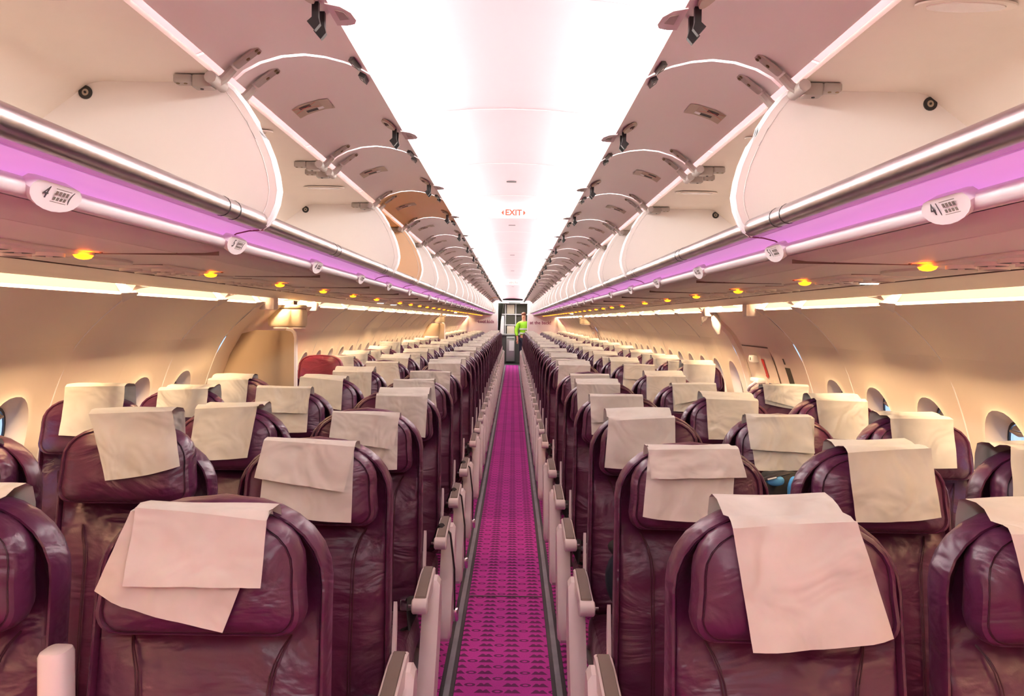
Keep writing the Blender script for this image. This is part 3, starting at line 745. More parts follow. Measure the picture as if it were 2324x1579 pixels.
for s in (-1, 1):
    P = psu_parts(s)
    rows = [ROWS[0]-0.8]+ROWS
    for i, y in enumerate(rows):
        e = empty('service_unit', (s*1.07, y-0.02+0.2, 1.655)); off = Vector((-s*1.07, 0, -1.655))
        new('unit_plate', P['plate'], e, off); new('speaker_panel', P['speaker'], e, off)
        lit = (s < 0 and i in (7, 8, 19)) or (s > 0 and i in (2, 18))
        new('indicator_lamp', P['amber'], e, off)
        if i < 14:
            for q in P['noz']: new('air_nozzle', q, e, off)
            for q in P['rd']: new('reading_lamp', q, e, off)
            new('joint', P['seam'], e, off)
        if lit: new('lit_reading_lamp', P['lit'], e, off)
        lb = 'ceiling service unit with amber lamp above the %s row, %s' % (ORD[i-1], SIDE[s]) if 1 <= i < 9 else ('ceiling service unit with amber lamp ahead of the front row, %s' % SIDE[s] if i == 0 else 'distant ceiling service unit with amber lamp, %s' % SIDE[s])
        if lit and i >= 9: lb = 'distant ceiling service unit with one white reading lamp lit, %s' % SIDE[s]
        tag(e, lb, 'service unit', 'distant service units, %s' % SIDE[s] if i >= 9 and not lit else None)
# row number plaques on the hand rail
def plaque_mesh(s):
    b = MB(); n = 20; pts = []
    # leaf outline in (y, drop)
    for i in range(n):
        a = 2*math.pi*i/n; yy = 0.066*math.cos(a); d = 0.021*math.sin(a)
        if d < 0: yy += 0.02*(-d/0.021)*0; d *= 1.2; 
        else: d = min(d, 0.014)
        pts.append((yy, d))
    def P3(yy, d, o): # face looks down and to the aisle
        return (0.627+(-d)*0.35-o*0.8, yy, 1.690+d*0.95-o*0.5)
    vs = [P3(yy, d, 0.006) for yy, d in pts]+[P3(yy*0.98, d*0.98, -0.012) for yy, d in pts]
    b.add(vs, [list(range(n)), [n+i for i in range(n)][::-1]]+[(i, (i+1)%n, n+(i+1)%n, n+i) for i in range(n)])
    return side(b, s).mesh('plaque', 'rail_white')
for s in (-1, 1):
    pm = plaque_mesh(s)
    rows = [1.18, 1.95]+[1.95+0.80*k for k in range(1, 4)]+[y+0.38-0.8 for y in ROWS[5:]]
    for i, y in enumerate(rows):
        o = new('row_plaque', pm, None, (0, y, 0))
        lb = 'white leaf-shaped row plaque with number %d on the hand rail, %s' % (4+i, SIDE[s]) if i < 8 else 'tiny distant white row plaque on the hand rail, %s' % SIDE[s]
        if i < 8: lb = 'white leaf-shaped plaque marking the %s row of seats, %s' % (['area before the front', 'front', 'second', 'third', 'fourth', 'fifth', 'sixth', 'seventh'][i], SIDE[s])
        tag(o, lb, 'row plaque', 'distant row plaques, %s' % SIDE[s] if i >= 8 else None)
        if i < 6:
            # lettering frame: along the rail, facing the aisle and down
            nrm = Vector((-0.8*s, 0, -0.5)).normalized(); xa = Vector((0, 1 if s < 0 else -1, 0)); 
            xa = Vector((0, 1, 0)) if s < 0 else Vector((0, -1, 0)); up = nrm.cross(xa)
            R = Matrix((xa, up, nrm)).transposed().to_4x4()
            base = Vector((s*(0.627-0.0062), 0, 1.6856))
            t = new('row_number', text_mesh(str(4+i), 0.026), o); t.matrix_local = Matrix.Translation(base+xa*(-0.030)) @ R
            t = new('row_bar', text_mesh('(' if s < 0 else '|', 0.024), o); t.matrix_local = Matrix.Translation(base+xa*(0.033 if s < 0 else -0.014)) @ R
            b = MB()
            for q in range(4): b.box((-0.014+q*0.009, 0.0, 0), (-0.009+q*0.009, 0.006, 0.0006))
            for q in range(4): b.box((-0.014+q*0.009, -0.008, 0), (-0.009+q*0.009, -0.003, 0.0006))
            b.box((-0.018, 0.0085, 0), (0.022, 0.0095, 0.0006)); b.box((-0.018, -0.0110, 0), (0.022, -0.0102, 0.0006))
            t = new('seat_pictogram', b.mesh('pictogram', 'arm_pad', False), o); t.matrix_local = Matrix.Translation(base+xa*(0.006 if s < 0 else 0.014)) @ R

# ------------------------------------------------------------------ EXIT signs on the ceiling
for i, (y, z) in enumerate(((5.38, 2.213), (15.5, 2.213))):
    e = empty('exit_sign', (0.012, y, z))
    b = MB()
    pts = [(-0.20, 0.012), (-0.19, -0.006), (-0.165, -0.030), (-0.14, -0.040), (0.14, -0.040), (0.165, -0.030), (0.19, -0.006), (0.20, 0.012), (0.18, 0.034), (0.12, 0.046), (-0.12, 0.046), (-0.18, 0.034)]
    b.prism(pts, -0.0, 0.035); new('sign_body', b.mesh('sign_body', 'sign_lit'), e)
    t = new('sign_text', text_mesh('EXIT', 0.052, 0.001, 'exit_orange', bold=0.0016), e); t.rotation_euler = (math.pi/2, 0, 0); t.location = (0, -0.002, -0.008)
    for q in (-1, 1):
        b = MB(); b.prism([(q*0.078, -0.008), (q*0.062, 0.010), (q*0.062, -0.026)], -0.003, -0.001); new('sign_arrow', b.mesh('arrow', 'exit_orange', False), e)
    tag(e, ('large white EXIT sign hanging under the ceiling near the yellowed bin', 'small distant white EXIT sign hanging from the ceiling')[i], 'sign')

# ------------------------------------------------------------------ partitions and boxes by the exits
for i, d in enumerate((5.18, 16.5)):
    b = MB(); top = 1.435; pts = []
    for j in range(15):
        z = 0.02+(top-0.03-0.02)*j/14; pts.append((-(wx(z)+0.035), z))
    pts += [(-(wx(top)-0.05), top)]
    xi = -1.335
    pts += [(xi-0.045, top), (xi-0.02, top-0.006), (xi-0.006, top-0.02), (xi, top-0.045), (xi, 0.02)]
    b.prism(pts, d, d+0.035)
    e = tag(new('partition_panel', b.mesh('partition', 'partition_beige')), ('tall beige partition panel standing behind the fifth row window seat', 'small distant beige partition panel ahead of the rear exit')[i], 'partition')
    b = MB(); b.tube([(xi+0.001, d+0.017, z) for z in (0.03, 0.7, 1.39)]+[(xi-0.006, d+0.017, 1.418), (xi-0.02, d+0.017, 1.432), (xi-0.05, d+0.017, 1.437)], 0.0175, 8)
    new('edge_trim', b.mesh('edge', 'bin_wall'), e)
for i, (s, y) in enumerate(((-1, 5.42), (-1, 16.75), (1, 16.75))):
    e = empty('exit_lamp_housing', (s*1.46, y, 1.50))
    b = MB(); b.bbox((-0.115, 0, -0.045), (0.115, 0.16, 0.072), 0.03); new('housing', b.mesh('housing', 'cup_lit'), e)
    b = MB(); b.bbox((-0.117, -0.001, 0.076), (0.117, 0.161, 0.10), 0.03); new('lid', b.mesh('lid', 'cup_lit'), e)
    b = MB(); b.bbox((-0.085, 0.01, -0.060), (0.105, 0.15, -0.044), 0.02); new('underside', b.mesh('under', 'door_liner'), e)
    b = MB(); b.box((-0.05, 0.03, 0.099), (0.05, 0.13, 0.125)); new('bracket', b.mesh('bracket', 'brown_gap', False), e)
    tag(e, ('cream rounded housing hung from the cove above the tall partition', 'tiny cream housing above the distant partition', 'tiny cream housing by the rear exit door opposite the partition')[i], 'housing')
b = MB(); b.tube([(1.50, 6.12, 1.60), (1.49, 6.10, 1.56), (1.50, 6.09, 1.50), (1.515, 6.10, 1.44)], [0.012, 0.03, 0.034, 0.012], 10); b.tube([(1.46, 6.18, 1.59), (1.43, 6.2, 1.55), (1.41, 6.2, 1.50)], [0.01, 0.02, 0.006], 8)
tag(new('cloth_bundle', b.mesh('bundle', 'galley_white')), 'small white wrapped bundle hanging above the open exit doorway', 'bundle')

# ------------------------------------------------------------------ seats
SX = (0.533, 1.038, 1.543)
def tilt(z): return -0.10*(1.172-z)/0.72
def outline(hw, zb, zt, rt, rb, n=7, taper=0.0):
    pts = []
    def arc(cx, cz, r, a0, a1, ra=None):
        for i in range(n+1):
            a = math.radians(a0+(a1-a0)*i/n); pts.append((cx+r*math.cos(a), cz+(ra or r)*math.sin(a)))
    arc(hw-taper-rt, zt-rt*0.8, rt, 0, 90, rt*0.8); 
    pts.append((0, zt+0.004))
    arc(-(hw-taper-rt), zt-rt*0.8, rt, 90, 180, rt*0.8)
    for j in range(1, 8): pts.append((-(hw-taper*(1-j/8)), (zt-rt)+(zb+rb-(zt-rt))*j/8))
    arc(-(hw-rb), zb+rb, rb, 180, 270)
    arc(hw-rb, zb+rb, rb, 270, 360)
    for j in range(1, 8): pts.append((hw-taper*(j/8), (zb+rb)+((zt-rt)-(zb+rb))*j/8))
    return pts
def pad(b, out, rings, spine, yf, k=0):
    """cushion grown from an outline: rings are (scale, forward offset); spine gives the z range it shrinks to"""
    N = len(out); vs = []
    for sc, off in rings:
        for x, z in out:
            zc = min(max(z, spine[0]), spine[1]); X = x*sc; Z = zc+(z-zc)*sc
            vs.append((X, yf(X, Z, sc)+off, Z))
    fs = [(q*N+i, q*N+(i+1)%N, (q+1)*N+(i+1)%N, (q+1)*N+i) for q in range(len(rings)-1) for i in range(N)]
    fs.append([(len(rings)-1)*N+i for i in range(N)])
    b.add(vs, fs, k)
def sst(a, b_, x):
    t = min(max((x-a)/(b_-a), 0), 1); return t*t*(3-2*t)
def back_y(x, z, sc=0.0):
    inner = 1-sst(0.82, 0.93, sc)
    y = tilt(z)
    hollow = 0.045*sst(0.90, 0.96, z)
    belly = -0.030*(1-sst(0.88, 0.95, z))*math.cos(min(1, abs(x)/0.20)*math.pi/2)**0.6*(0.75+0.25*math.sin((z-0.42)*7))
    return y+(hollow+belly)*inner
def make_back():
    b = MB(); out = outline(0.227, 0.42, 1.174, 0.185, 0.04, taper=0.010)
    rings = [(0.0, 0.06), (0.90, 0.060), (0.985, 0.048), (1.0, 0.030), (1.0, 0.0), (0.992, -0.012), (0.975, -0.018), (0.955, -0.018), (0.942, -0.013), (0.933, -0.003), (0.922, -0.006), (0.88, -0.009), (0.78, -0.008), (0.62, -0.006), (0.42, -0.004), (0.2, -0.003), (0.0, -0.003)]
    pad(b, out, rings, (0.62, 0.98), lambda x, z, sc: back_y(x, z, sc) if True else 0)
    # double stitched seams from beside the headrest down the bolsters
    for q in (-1, 1):
        for o_ in (0.0, 0.007):
            pts = []
            for i in range(19):
                t = i/18
                if t < 0.42:
                    a = (t/0.42)*math.pi/2; x = 0.192-(0.070+o_)*math.sin(a); z = 0.955-o_*0.5-0.13*(1-math.cos(a))
                else: x = 0.122-o_; z = 0.825-(t-0.42)/0.58*0.37
                pts.append((q*x, back_y(x, z, x/0.223)-0.0095, z))
            b.tube(pts, 0.0016, 5, 1, caps=False)
    return b.mesh('backrest', ['burgundy_leather', 'stitch'])
def head_y(x, z, sc=0.0):
    return tilt(z)-0.094+0.028*sst(0.55, 1.0, sc)+0.018*math.cos(x/0.2*math.pi/2)-0.010
def make_head(name='burgundy_leather'):
    b = MB(); out = outline(0.187, 0.950, 1.156, 0.110, 0.040, n=6, taper=0.006)
    pad(b, out, [(0.0, 0.098), (0.86, 0.092), (0.93, 0.075), (0.985, 0.048), (1.0, 0.022), (0.99, 0.006), (0.965, -0.004), (0.925, -0.007), (0.905, -0.002), (0.892, -0.003), (0.85, -0.007), (0.7, -0.010), (0.45, -0.010), (0.2, -0.009), (0.0, -0.009)], (1.03, 1.08), head_y)
    N = len(out); pts = [(x*0.90, head_y(x*0.9, (min(max(z, 1.03), 1.08))+(z-min(max(z, 1.03), 1.08))*0.9, 0.9)-0.0035, (min(max(z, 1.03), 1.08))+(z-min(max(z, 1.03), 1.08))*0.9) for x, z in out]
    b.tube(pts+[pts[0]], 0.0009, 4, 1, caps=False)
    return b.mesh('headrest', [name, 'stitch'])
def make_cushion():
    b = MB(); out = []
    n = 6; hw = 0.222; y0, y1 = -0.60, -0.09; r = 0.05
    for cx, cy, a0 in ((hw-r, y1-r, 0), (-hw+r, y1-r, 90), (-hw+r, y0+r, 180), (hw-r, y0+r, 270)):
        for i in range(n+1):
            t = math.radians(a0+90*i/n); out.append((cx+r*math.cos(t), cy+r*math.sin(t)))
    N = len(out); vs = []; cy = (y0+y1)/2
    rings = [(0.9, 0.33), (1.0, 0.345), (1.0, 0.40), (0.985, 0.425), (0.95, 0.438), (0.93, 0.434), (0.90, 0.441), (0.6, 0.452), (0.3, 0.456), (0.0, 0.457)]
    for sc, z in rings: vs += [(x*sc, cy+(y-cy)*sc, z+(0.018 if sc < 0.95 else 0.008)*sst(-0.25, -0.6, y)) for x, y in out]
    b.add(vs, [(q*N+i, q*N+(i+1)%N, (q+1)*N+(i+1)%N, (q+1)*N+i) for q in range(len(rings)-1) for i in range(N)]+[list(range(N))[::-1]])
    return b.mesh('seat_cushion', 'burgundy_leather')
def make_aisle_arm():
    """armrest for +x side of a left-hand seat"""
    X = 0.0
    r = {}
    b = MB(); y0, y1 = -0.400, -0.065      # front, rear
    for k_, (w, zt, zb) in enumerate(()): pass
    prof = [(-0.026, 0), (0.026, 0)]
    def bar(b, w, pts, k):
        """band of width w following (y, ztop, zbottom)"""
        vs = []
        for y, a, c in pts: vs += [(X-w, y, a), (X-w*0.8, y, a+0.004), (X+w*0.8, y, a+0.004), (X+w, y, a), (X+w, y, c), (X-w, y, c)]
        n = 6; b.add(vs, [(q*n+i, q*n+(i+1)%n, (q+1)*n+(i+1)%n, (q+1)*n+i) for q in range(len(pts)-1) for i in range(n)]+[list(range(n)), [(len(pts)-1)*n+i for i in range(n)][::-1]], k)
    bar(b, 0.024, [(y1+0.005, 0.668, 0.60), (y1-0.03, 0.674, 0.605), (y1-0.10, 0.672, 0.612), (y0+0.05, 0.652, 0.622), (y0+0.04, 0.650, 0.622)], 0)
    # side frame sweeping down and forward
    poly = [(y1+0.01, 0.64), (y1-0.03, 0.655), (y1-0.07, 0.645), (y1-0.10, 0.60), (y1-0.16, 0.50), (y1-0.22, 0.41), (y1-0.29, 0.32), (y1-0.32, 0.26), (y1-0.315, 0.215), (y1-0.28, 0.19), (y1-0.22, 0.20), (y1-0.12, 0.28), (y1-0.03, 0.40), (y1+0.015, 0.52)]
    n = len(poly); cy = sum(p[0] for p in poly)/n; cz = sum(p[1] for p in poly)/n
    vs = []
    for x, sc in ((X-0.012, 0.96), (X-0.004, 1.0), (X+0.036, 1.0), (X+0.048, 0.93)): vs += [(x, cy+(a-cy)*sc, cz+(c-cz)*sc) for a, c in poly]
    b.add(vs, [(q*n+i, q*n+(i+1)%n, (q+1)*n+(i+1)%n, (q+1)*n+i) for q in range(3) for i in range(n)]+[list(range(n)), [3*n+i for i in range(n)][::-1]], 0)
    # rounded front end
    M_ = Matrix.Translation((X, y0+0.032, 0.632))
    b.tube([(X-0.027, y0+0.030, 0.630), (X-0.023, y0+0.030, 0.630), (X+0.023, y0+0.030, 0.630), (X+0.027, y0+0.030, 0.630)], [0.021, 0.026, 0.026, 0.021], 14, 0)
    r['arm'] = b.mesh('armrest', 'arm_white')
    b = MB(); vs = []
    for y, z, w in ((y1-0.015, 0.681, 0.019), (y1-0.10, 0.680, 0.020), (y0+0.12, 0.667, 0.020), (y0+0.045, 0.660, 0.020), (y0+0.035, 0.650, 0.020)):
        vs += [(X-w, y, z-0.006), (X-w*0.8, y, z), (X+w*0.8, y, z), (X+w, y, z-0.006)]
    b.add(vs, [(q*4+i, q*4+i+1, q*4+5+i, q*4+4+i) for q in range(4) for i in range(3)]+[(0, 1, 2, 3), (16, 19, 18, 17)])
    r['pad'] = b.mesh('arm_pad', 'arm_pad')
    b = MB(); b.tube([(X-0.03, y0+0.03, 0.63), (X-0.040, y0+0.03, 0.63)], 0.006, 8)
    r['bolt'] = b.mesh('bolt', 'chrome')
    for me in r.values(): me.transform(Matrix.Translation((0.533-0.282, 0, -0.082)))
    return r
def make_mid_arm(x):
    b = MB(); b.bbox((x-0.022, -0.43, 0.54), (x+0.022, -0.05, 0.585), 0.018); return b.mesh('armrest', 'arm_white')
def make_legs():
    b = MB()
    for x in (-0.14, 0.14):
        b.tube([(x, -0.50, 0.01), (x, -0.46, 0.32)], 0.016, 8); b.tube([(x, -0.16, 0.01), (x, -0.42, 0.30)], 0.014, 8); b.box((x-0.02, -0.52, 0.0), (x+0.02, -0.12, 0.012))
    b.tube([(-0.22, -0.46, 0.325), (0.22, -0.46, 0.325)], 0.018, 8)
    return b.mesh('leg_frame', 'seat_metal')
def make_side_cover():
    b = MB(); poly = [(0.030, 0.72), (0.040, 0.705), (0.045, 0.64), (0.035, 0.56), (0.02, 0.47), (0.0, 0.44), (-0.02, 0.47), (0.0, 0.56), (0.015, 0.64)]
    poly = [(y+tilt(z)*0.6-0.02, z) for y, z in poly]
    b.prism(poly, 0.226, 0.236, axis='x'); return b.mesh('side_cover', 'arm_white')
def make_belt(kind):
    b = MB()
    if kind == 0:
        b.tube([(-0.20, -0.16, 0.47), (-0.08, -0.24, 0.477), (0.02, -0.32, 0.482), (0.08, -0.40, 0.487)], 0.022, 6, 0, flat=0.10)
        b.bbox((0.06, -0.44, 0.483), (0.12, -0.385, 0.503), 0.008, 1); b.tube([(0.12, -0.40, 0.495), (0.15, -0.42, 0.49), (0.17, -0.39, 0.49), (0.14, -0.37, 0.49), (0.12, -0.40, 0.495)], 0.003, 5, 1)
        b.tube([(0.19, -0.20, 0.50), (0.215, -0.27, 0.545), (0.222, -0.34, 0.52), (0.215, -0.36, 0.47), (0.195, -0.33, 0.455)], 0.020, 6, 0, flat=0.3)
        b.bbox((0.165, -0.24, 0.485), (0.215, -0.185, 0.525), 0.008, 1)
    else:
        b.tube([(0.20, -0.18, 0.48), (0.24, -0.24, 0.60), (0.285, -0.25, 0.56), (0.305, -0.25, 0.40), (0.308, -0.25, 0.22)], 0.017, 6, 0, flat=0.25)
        b.bbox((0.287, -0.275, 0.17), (0.325, -0.24, 0.225), 0.008, 1)
    return b.mesh('seat_belt', ['belt_black', 'chrome'])
M_back, M_head, M_cush, M_legs, M_cover = make_back(), make_head(), make_cushion(), make_legs(), make_side_cover()
M_redhead = make_head('red_leather')
A_ = make_aisle_arm(); M_mid = make_mid_arm(0.2525); M_belt = [make_belt(0), make_belt(1)]
def mirror_mesh(me):
    m2 = me.copy(); m2.transform(Matrix.Scale(-1, 4, (1, 0, 0))); m2.flip_normals(); return m2
A_m = {k_: mirror_mesh(v) for k_, v in A_.items()}; M_cover_m = mirror_mesh(M_cover); M_belt_m = [mirror_mesh(x) for x in M_belt]; M_mid_m = mirror_mesh(M_mid)
RAISED = {(-1, 1, 1): 0.052, (-1, 2, 2): 0.050, (-1, 6, 2): 0.055, (1, 6, 2): 0.02, (-1, 11, 2): 0.05}
MISSING = {(-1, 5, 2), (1, 5, 2), (-1, 19, 2), (1, 19, 2)}
WHO = ('aisle', 'middle', 'window')
def seat(s, r, c):
    y = ROWS[r]; x = s*SX[c]
    e = empty('passenger_seat', (x, y, 0))
    new('backrest', M_back, e)
    hd = new('headrest', M_redhead if (s, r, c) == (-1, 6, 2) else M_head, e, (0, 0, RAISED.get((s, r, c), 0)))
    new('seat_cushion', M_cush, e)
    # a left-hand seat has its aisle on +x
    ms = s < 0
    if c == 0:
        P = A_ if ms else A_m
        a = new('armrest', P['arm'], e); new('arm_pad', P['pad'], a)
        if r < 12: new('bolt', P['bolt'], a)
        new('side_cover', M_cover if ms else M_cover_m, e)
        new('leg_frame', M_legs, e)
    else:
        if (s, r, c) == (-1, 0, 1):
            b = MB(); b.bbox((0.2560-0.025, -0.135, 0.60), (0.2560+0.025, -0.075, 0.928), 0.018); new('armrest', b.mesh('armrest', 'arm_white'), e)
        else: new('armrest', M_mid if ms else M_mid_m, e)
        new('leg_frame', M_legs, e)
    if c == 0 and r < 9:
        kk = 1 if (s, r) in ((-1, 4), (-1, 3), (-1, 5)) else 0
        if not (s > 0 and r == 2): new('seat_belt', (M_belt if ms else M_belt_m)[kk], e)
    if r < 10: lb, g = 'burgundy leather %s seat in the %s row, %s' % (WHO[c], ORD[r], SIDE[s]), None
    elif r < 19: lb, g = 'burgundy leather %s seat in the distant rows between the two exits, %s' % (WHO[c], SIDE[s]), 'distant %s seats between exits, %s' % (WHO[c], SIDE[s])
    else: lb, g = 'tiny burgundy %s seat in the rearmost rows behind the far exit, %s' % (WHO[c], SIDE[s]), 'rearmost %s seats, %s' % (WHO[c], SIDE[s])
    if (s, r, c) == (-1, 6, 2): lb = 'red window seat with a raised bare headrest behind the tall beige partition'
    if (s, r, c) == (-1, 1, 1): lb = 'burgundy middle seat with raised headrest in the second row, partition side'
    if (s, r, c) == (-1, 2, 2): lb = 'burgundy window seat with raised headrest in the third row, partition side'
    tag(e, lb, 'airplane seat', g)
    return e
# ------------------------------------------------------------------ headrest covers
def sheet(b, quad, y_at, top_path=None, seed=0, amp=0.004, nu=12, nv=10, sag=0.006):
    """hanging cloth: quad TL TR BR BL in seat (x, z); top_path: (y, z) points behind the top edge, leading back over the seat"""
    rnd = random.Random(seed); ph = [rnd.uniform(0, 6.28) for _ in range(6)]
    TL, TR, BR, BL = quad; rows_ = []
    for (py, pz) in (top_path or []):
        rows_.append([(TL[0]+(TR[0]-TL[0])*i/nu, py, pz+((TR[1]-TL[1])*(i/nu-0.5))*0.4+amp*0.5*math.sin(5*i/nu+ph[0]+py*60)) for i in range(nu+1)])
    for j in range(nv+1):
        v = j/nv; row = []
        for i in range(nu+1):
            u = i/nu
            x = (TL[0]*(1-u)+TR[0]*u)*(1-v)+(BL[0]*(1-u)+BR[0]*u)*v
            z = (TL[1]*(1-u)+TR[1]*u)*(1-v)+(BL[1]*(1-u)+BR[1]*u)*v
            z -= sag*math.sin(math.pi*u)*v
            w = v*(amp*math.sin(6.5*u+ph[1]+2*v)+amp*0.7*math.sin(11*u+ph[2]-3*v))+0.4*amp*math.sin(9*v+ph[3]+4*u)
            row.append((x, y_at(x, z, v)-abs(w)-0.001, z))
        rows_.append(row)
    n = nu+1; vs = [p for r_ in rows_ for p in r_]
    b.add(vs, [(q*n+i, q*n+i+1, (q+1)*n+i+1, (q+1)*n+i) for q in range(len(rows_)-1) for i in range(nu)])
def cover_mesh(quad, over, flap, lift=0.0, seed=0):
    b = MB()
    def ya(x, z, v):
        zz = min(max(z-lift, 0.94), 1.158)
        return head_y(x, zz, min(1, abs(x)/0.196))-0.016+(-0.012 if z-lift < 0.955 else 0)*0-(0.004*v)
    zt = (quad[0][1]+quad[1][1])/2; yt = ya(0, zt, 0)
    if over:
        top = [(0.078, 1.10), (0.076, 1.150), (0.066, 1.182), (0.045, 1.190), (0.005, 1.190), (-0.022, 1.182), (-0.045, max(1.166, zt+0.004)), (yt+0.022, zt+0.008), (yt+0.006, zt+0.005)]
        if lift: top = [(0.02, 1.10+lift), (0.015, 1.155+lift), (-0.01, zt+0.012), (-0.04, zt+0.012), (yt+0.008, zt+0.006)]
    else: top = [(-0.012+0*lift, 1.10+lift), (-0.018, zt-0.006), (-0.030, zt+0.006), (yt+0.03, zt+0.009), (yt+0.010, zt+0.006)]
    sheet(b, quad, ya, top, seed)
    if flap:
        zt = (flap[0][1]+flap[1][1])/2; y2 = ya(0, zt, 0)-0.010
        sheet(b, flap, lambda x, z, v: ya(x, z, v)-0.009-0.006*v, [(y2+0.035, zt-0.004), (y2+0.028, zt+0.007), (y2+0.008, zt+0.007)], seed+50, amp=0.003, sag=0.001)
    return b.mesh('headrest_cover', 'nonwoven')
T_ = {  # quads in picture coordinates for the covers that can be told apart
 (-1,0,0): ([(295,1160),(604,1182),(515,1425),(215,1340)], 0, [(310,1150),(607,1180),(603,1322),(296,1318)]),
 (-1,1,0): ([(600,1008),(803,1015),(801,1181),(595,1158)], 0, [(600,998),(806,1013),(785,1112),(583,1080)]),
 (-1,2,0): ([(757,940),(903,946),(903,1063),(752,1050)], 0, [(755,935),(907,945),(895,1017),(750,996)]),
 (-1,3,0): ([(853,898),(970,900),(966,992),(850,960)], 1, None),
 (-1,4,0): ([(893,868),(985,862),(992,925),(893,900)], 0, [(893,862),(984,868),(978,890),(893,890)]),
 (-1,1,1): ([(199,940),(388,933),(410,1057),(245,1088)], 0, None),
 (-1,2,1): ([(442,928),(583,922),(566,1036),(433,1040)], 1, None),
 (-1,3,1): ([(585,884),(702,884),(699,979),(588,976)], 0, [(583,879),(706,881),(699,937),(580,932)]),
 (-1,4,1): ([(680,855),(778,865),(776,930),(676,905)], 1, None),
 (-1,2,2): ([(145,878),(281,876),(276,984),(140,986)], 0, None),
 (-1,3,2): ([(357,886),(470,882),(468,945),(355,940)], 1, None),
 (-1,4,2): ([(470,862),(563,862),(560,915),(468,905)], 1, None),
 (-1,0,1): ([(-280,1150),(-60,1160),(-40,1420),(-260,1400)], 1, None),
 (1,0,0): ([(1664,1200),(1948,1185),(2018,1440),(1699,1467)], 1, None),
 (1,1,0): ([(1473,1026),(1672,1022),(1655,1180),(1457,1170)], 0, [(1472,1020),(1676,1018),(1690,1080),(1475,1083)]),
 (1,2,0): ([(1382,955),(1533,948),(1531,1055),(1371,1060)], 1, None),
 (1,3,0): ([(1340,902),(1460,900),(1462,980),(1342,985)], 0, [(1339,899),(1459,899),(1461,945),(1342,958)]),
 (1,4,0): ([(1309,872),(1408,873),(1407,930),(1311,935)], 1, None),
 (1,0,1): ([(2300,1215),(2560,1200),(2540,1430),(2330,1420)], 1, None),
 (1,1,1): ([(1925,1028),(2115,1017),(2128,1170),(1935,1180)], 1, None),
 (1,2,1): ([(1700,951),(1850,950),(1842,1062),(1710,1064)], 0, [(1694,946),(1840,946),(1843,1026),(1700,1017)]),
 (1,3,1): ([(1603,905),(1722,910),(1718,990),(1605,995)], 1, None),
 (1,4,1): ([(1526,874),(1625,874),(1622,930),(1527,932)], 0, [(1525,872),(1625,872),(1626,898),(1530,917)]),
 (1,1,2): ([(2302,1022),(2460,1018),(2455,1140),(2297,1150)], 1, None),
 (1,2,2): ([(2022,950),(2165,952),(2165,1060),(2025,1055)], 1, None),
 (1,3,2): ([(1853,908),(1970,912),(1968,995),(1858,990)], 1, None),
 (1,4,2): ([(1733,877),(1832,879),(1828,930),(1735,915)], 0, [(1731,873),(1835,877),(1830,930),(1733,905)]),
}
GEN = []
for i, (q, ov, fl) in enumerate([
    ([(-0.13,1.158),(0.13,1.160),(0.135,0.965),(-0.13,0.955)], 1, None),
    ([(-0.12,1.160),(0.14,1.158),(0.14,0.975),(-0.125,0.96)], 0, [(-0.125,1.168),(0.142,1.166),(0.138,1.07),(-0.128,1.08)]),
    ([(-0.14,1.162),(0.12,1.158),(0.10,0.95),(-0.15,0.97)], 1, None),
    ([(-0.13,1.158),(0.13,1.162),(0.16,0.98),(-0.11,0.95)], 0, None),
    ([(-0.135,1.160),(0.125,1.160),(0.125,0.96),(-0.135,0.96)], 1, None),
    ([(-0.12,1.164),(0.13,1.160),(0.12,0.97),(-0.13,0.945)], 0, [(-0.12,1.17),(0.13,1.166),(0.14,1.05),(-0.115,1.06)])]):
    GEN.append(cover_mesh(q, ov, fl, 0, 100+i))
DESC = {1: 'cream cloth draped over the top of', 0: 'cream cloth hung on the front of'}
for s in (-1, 1):
    for r in range(len(ROWS)):
        for c in range(3):
            if (s, r, c) in MISSING: continue
            seat(s, r, c)
            if (s, r, c) in ((-1, 6, 2),): continue
            lift = RAISED.get((s, r, c), 0); desc = 'cream cloth headrest cover on'
            if (s, r, c) in T_:
                q, ov, fl = T_[(s, r, c)]; yp = ROWS[r]-0.115
                cv = lambda Q: [(lambda p: (p[0]-s*SX[c], p[1]))(loc_on(px, py, yp)) for px, py in Q]
                me = cover_mesh(cv(q), ov, cv(fl) if fl else None, lift, r*7+c+(s+1)*31)
                desc = DESC[ov] if not fl else 'cream cloth with folded front flap on'
                z = 0
            else: me = GEN[(r*5+c*3+(s+1)) % 6 if r > 0 else 0]; z = lift
            o = new('headrest_cover', me, None, (s*SX[c], ROWS[r], z))
            if r < 10: lb, g = '%s the %s seat in %s row, %s' % (desc, WHO[c], ORD[r], SIDE[s]), None
            elif r < 19: lb, g = 'cream headrest cover on a distant %s seat between the exits, %s' % (WHO[c], SIDE[s]), 'distant %s seat covers between exits, %s' % (WHO[c], SIDE[s])
            else: lb, g = 'tiny cream headrest cover on a rearmost %s seat behind the far exit, %s' % (WHO[c], SIDE[s]), 'rearmost %s seat covers, %s' % (WHO[c], SIDE[s])
            tag(o, lb, 'headrest cover', g)

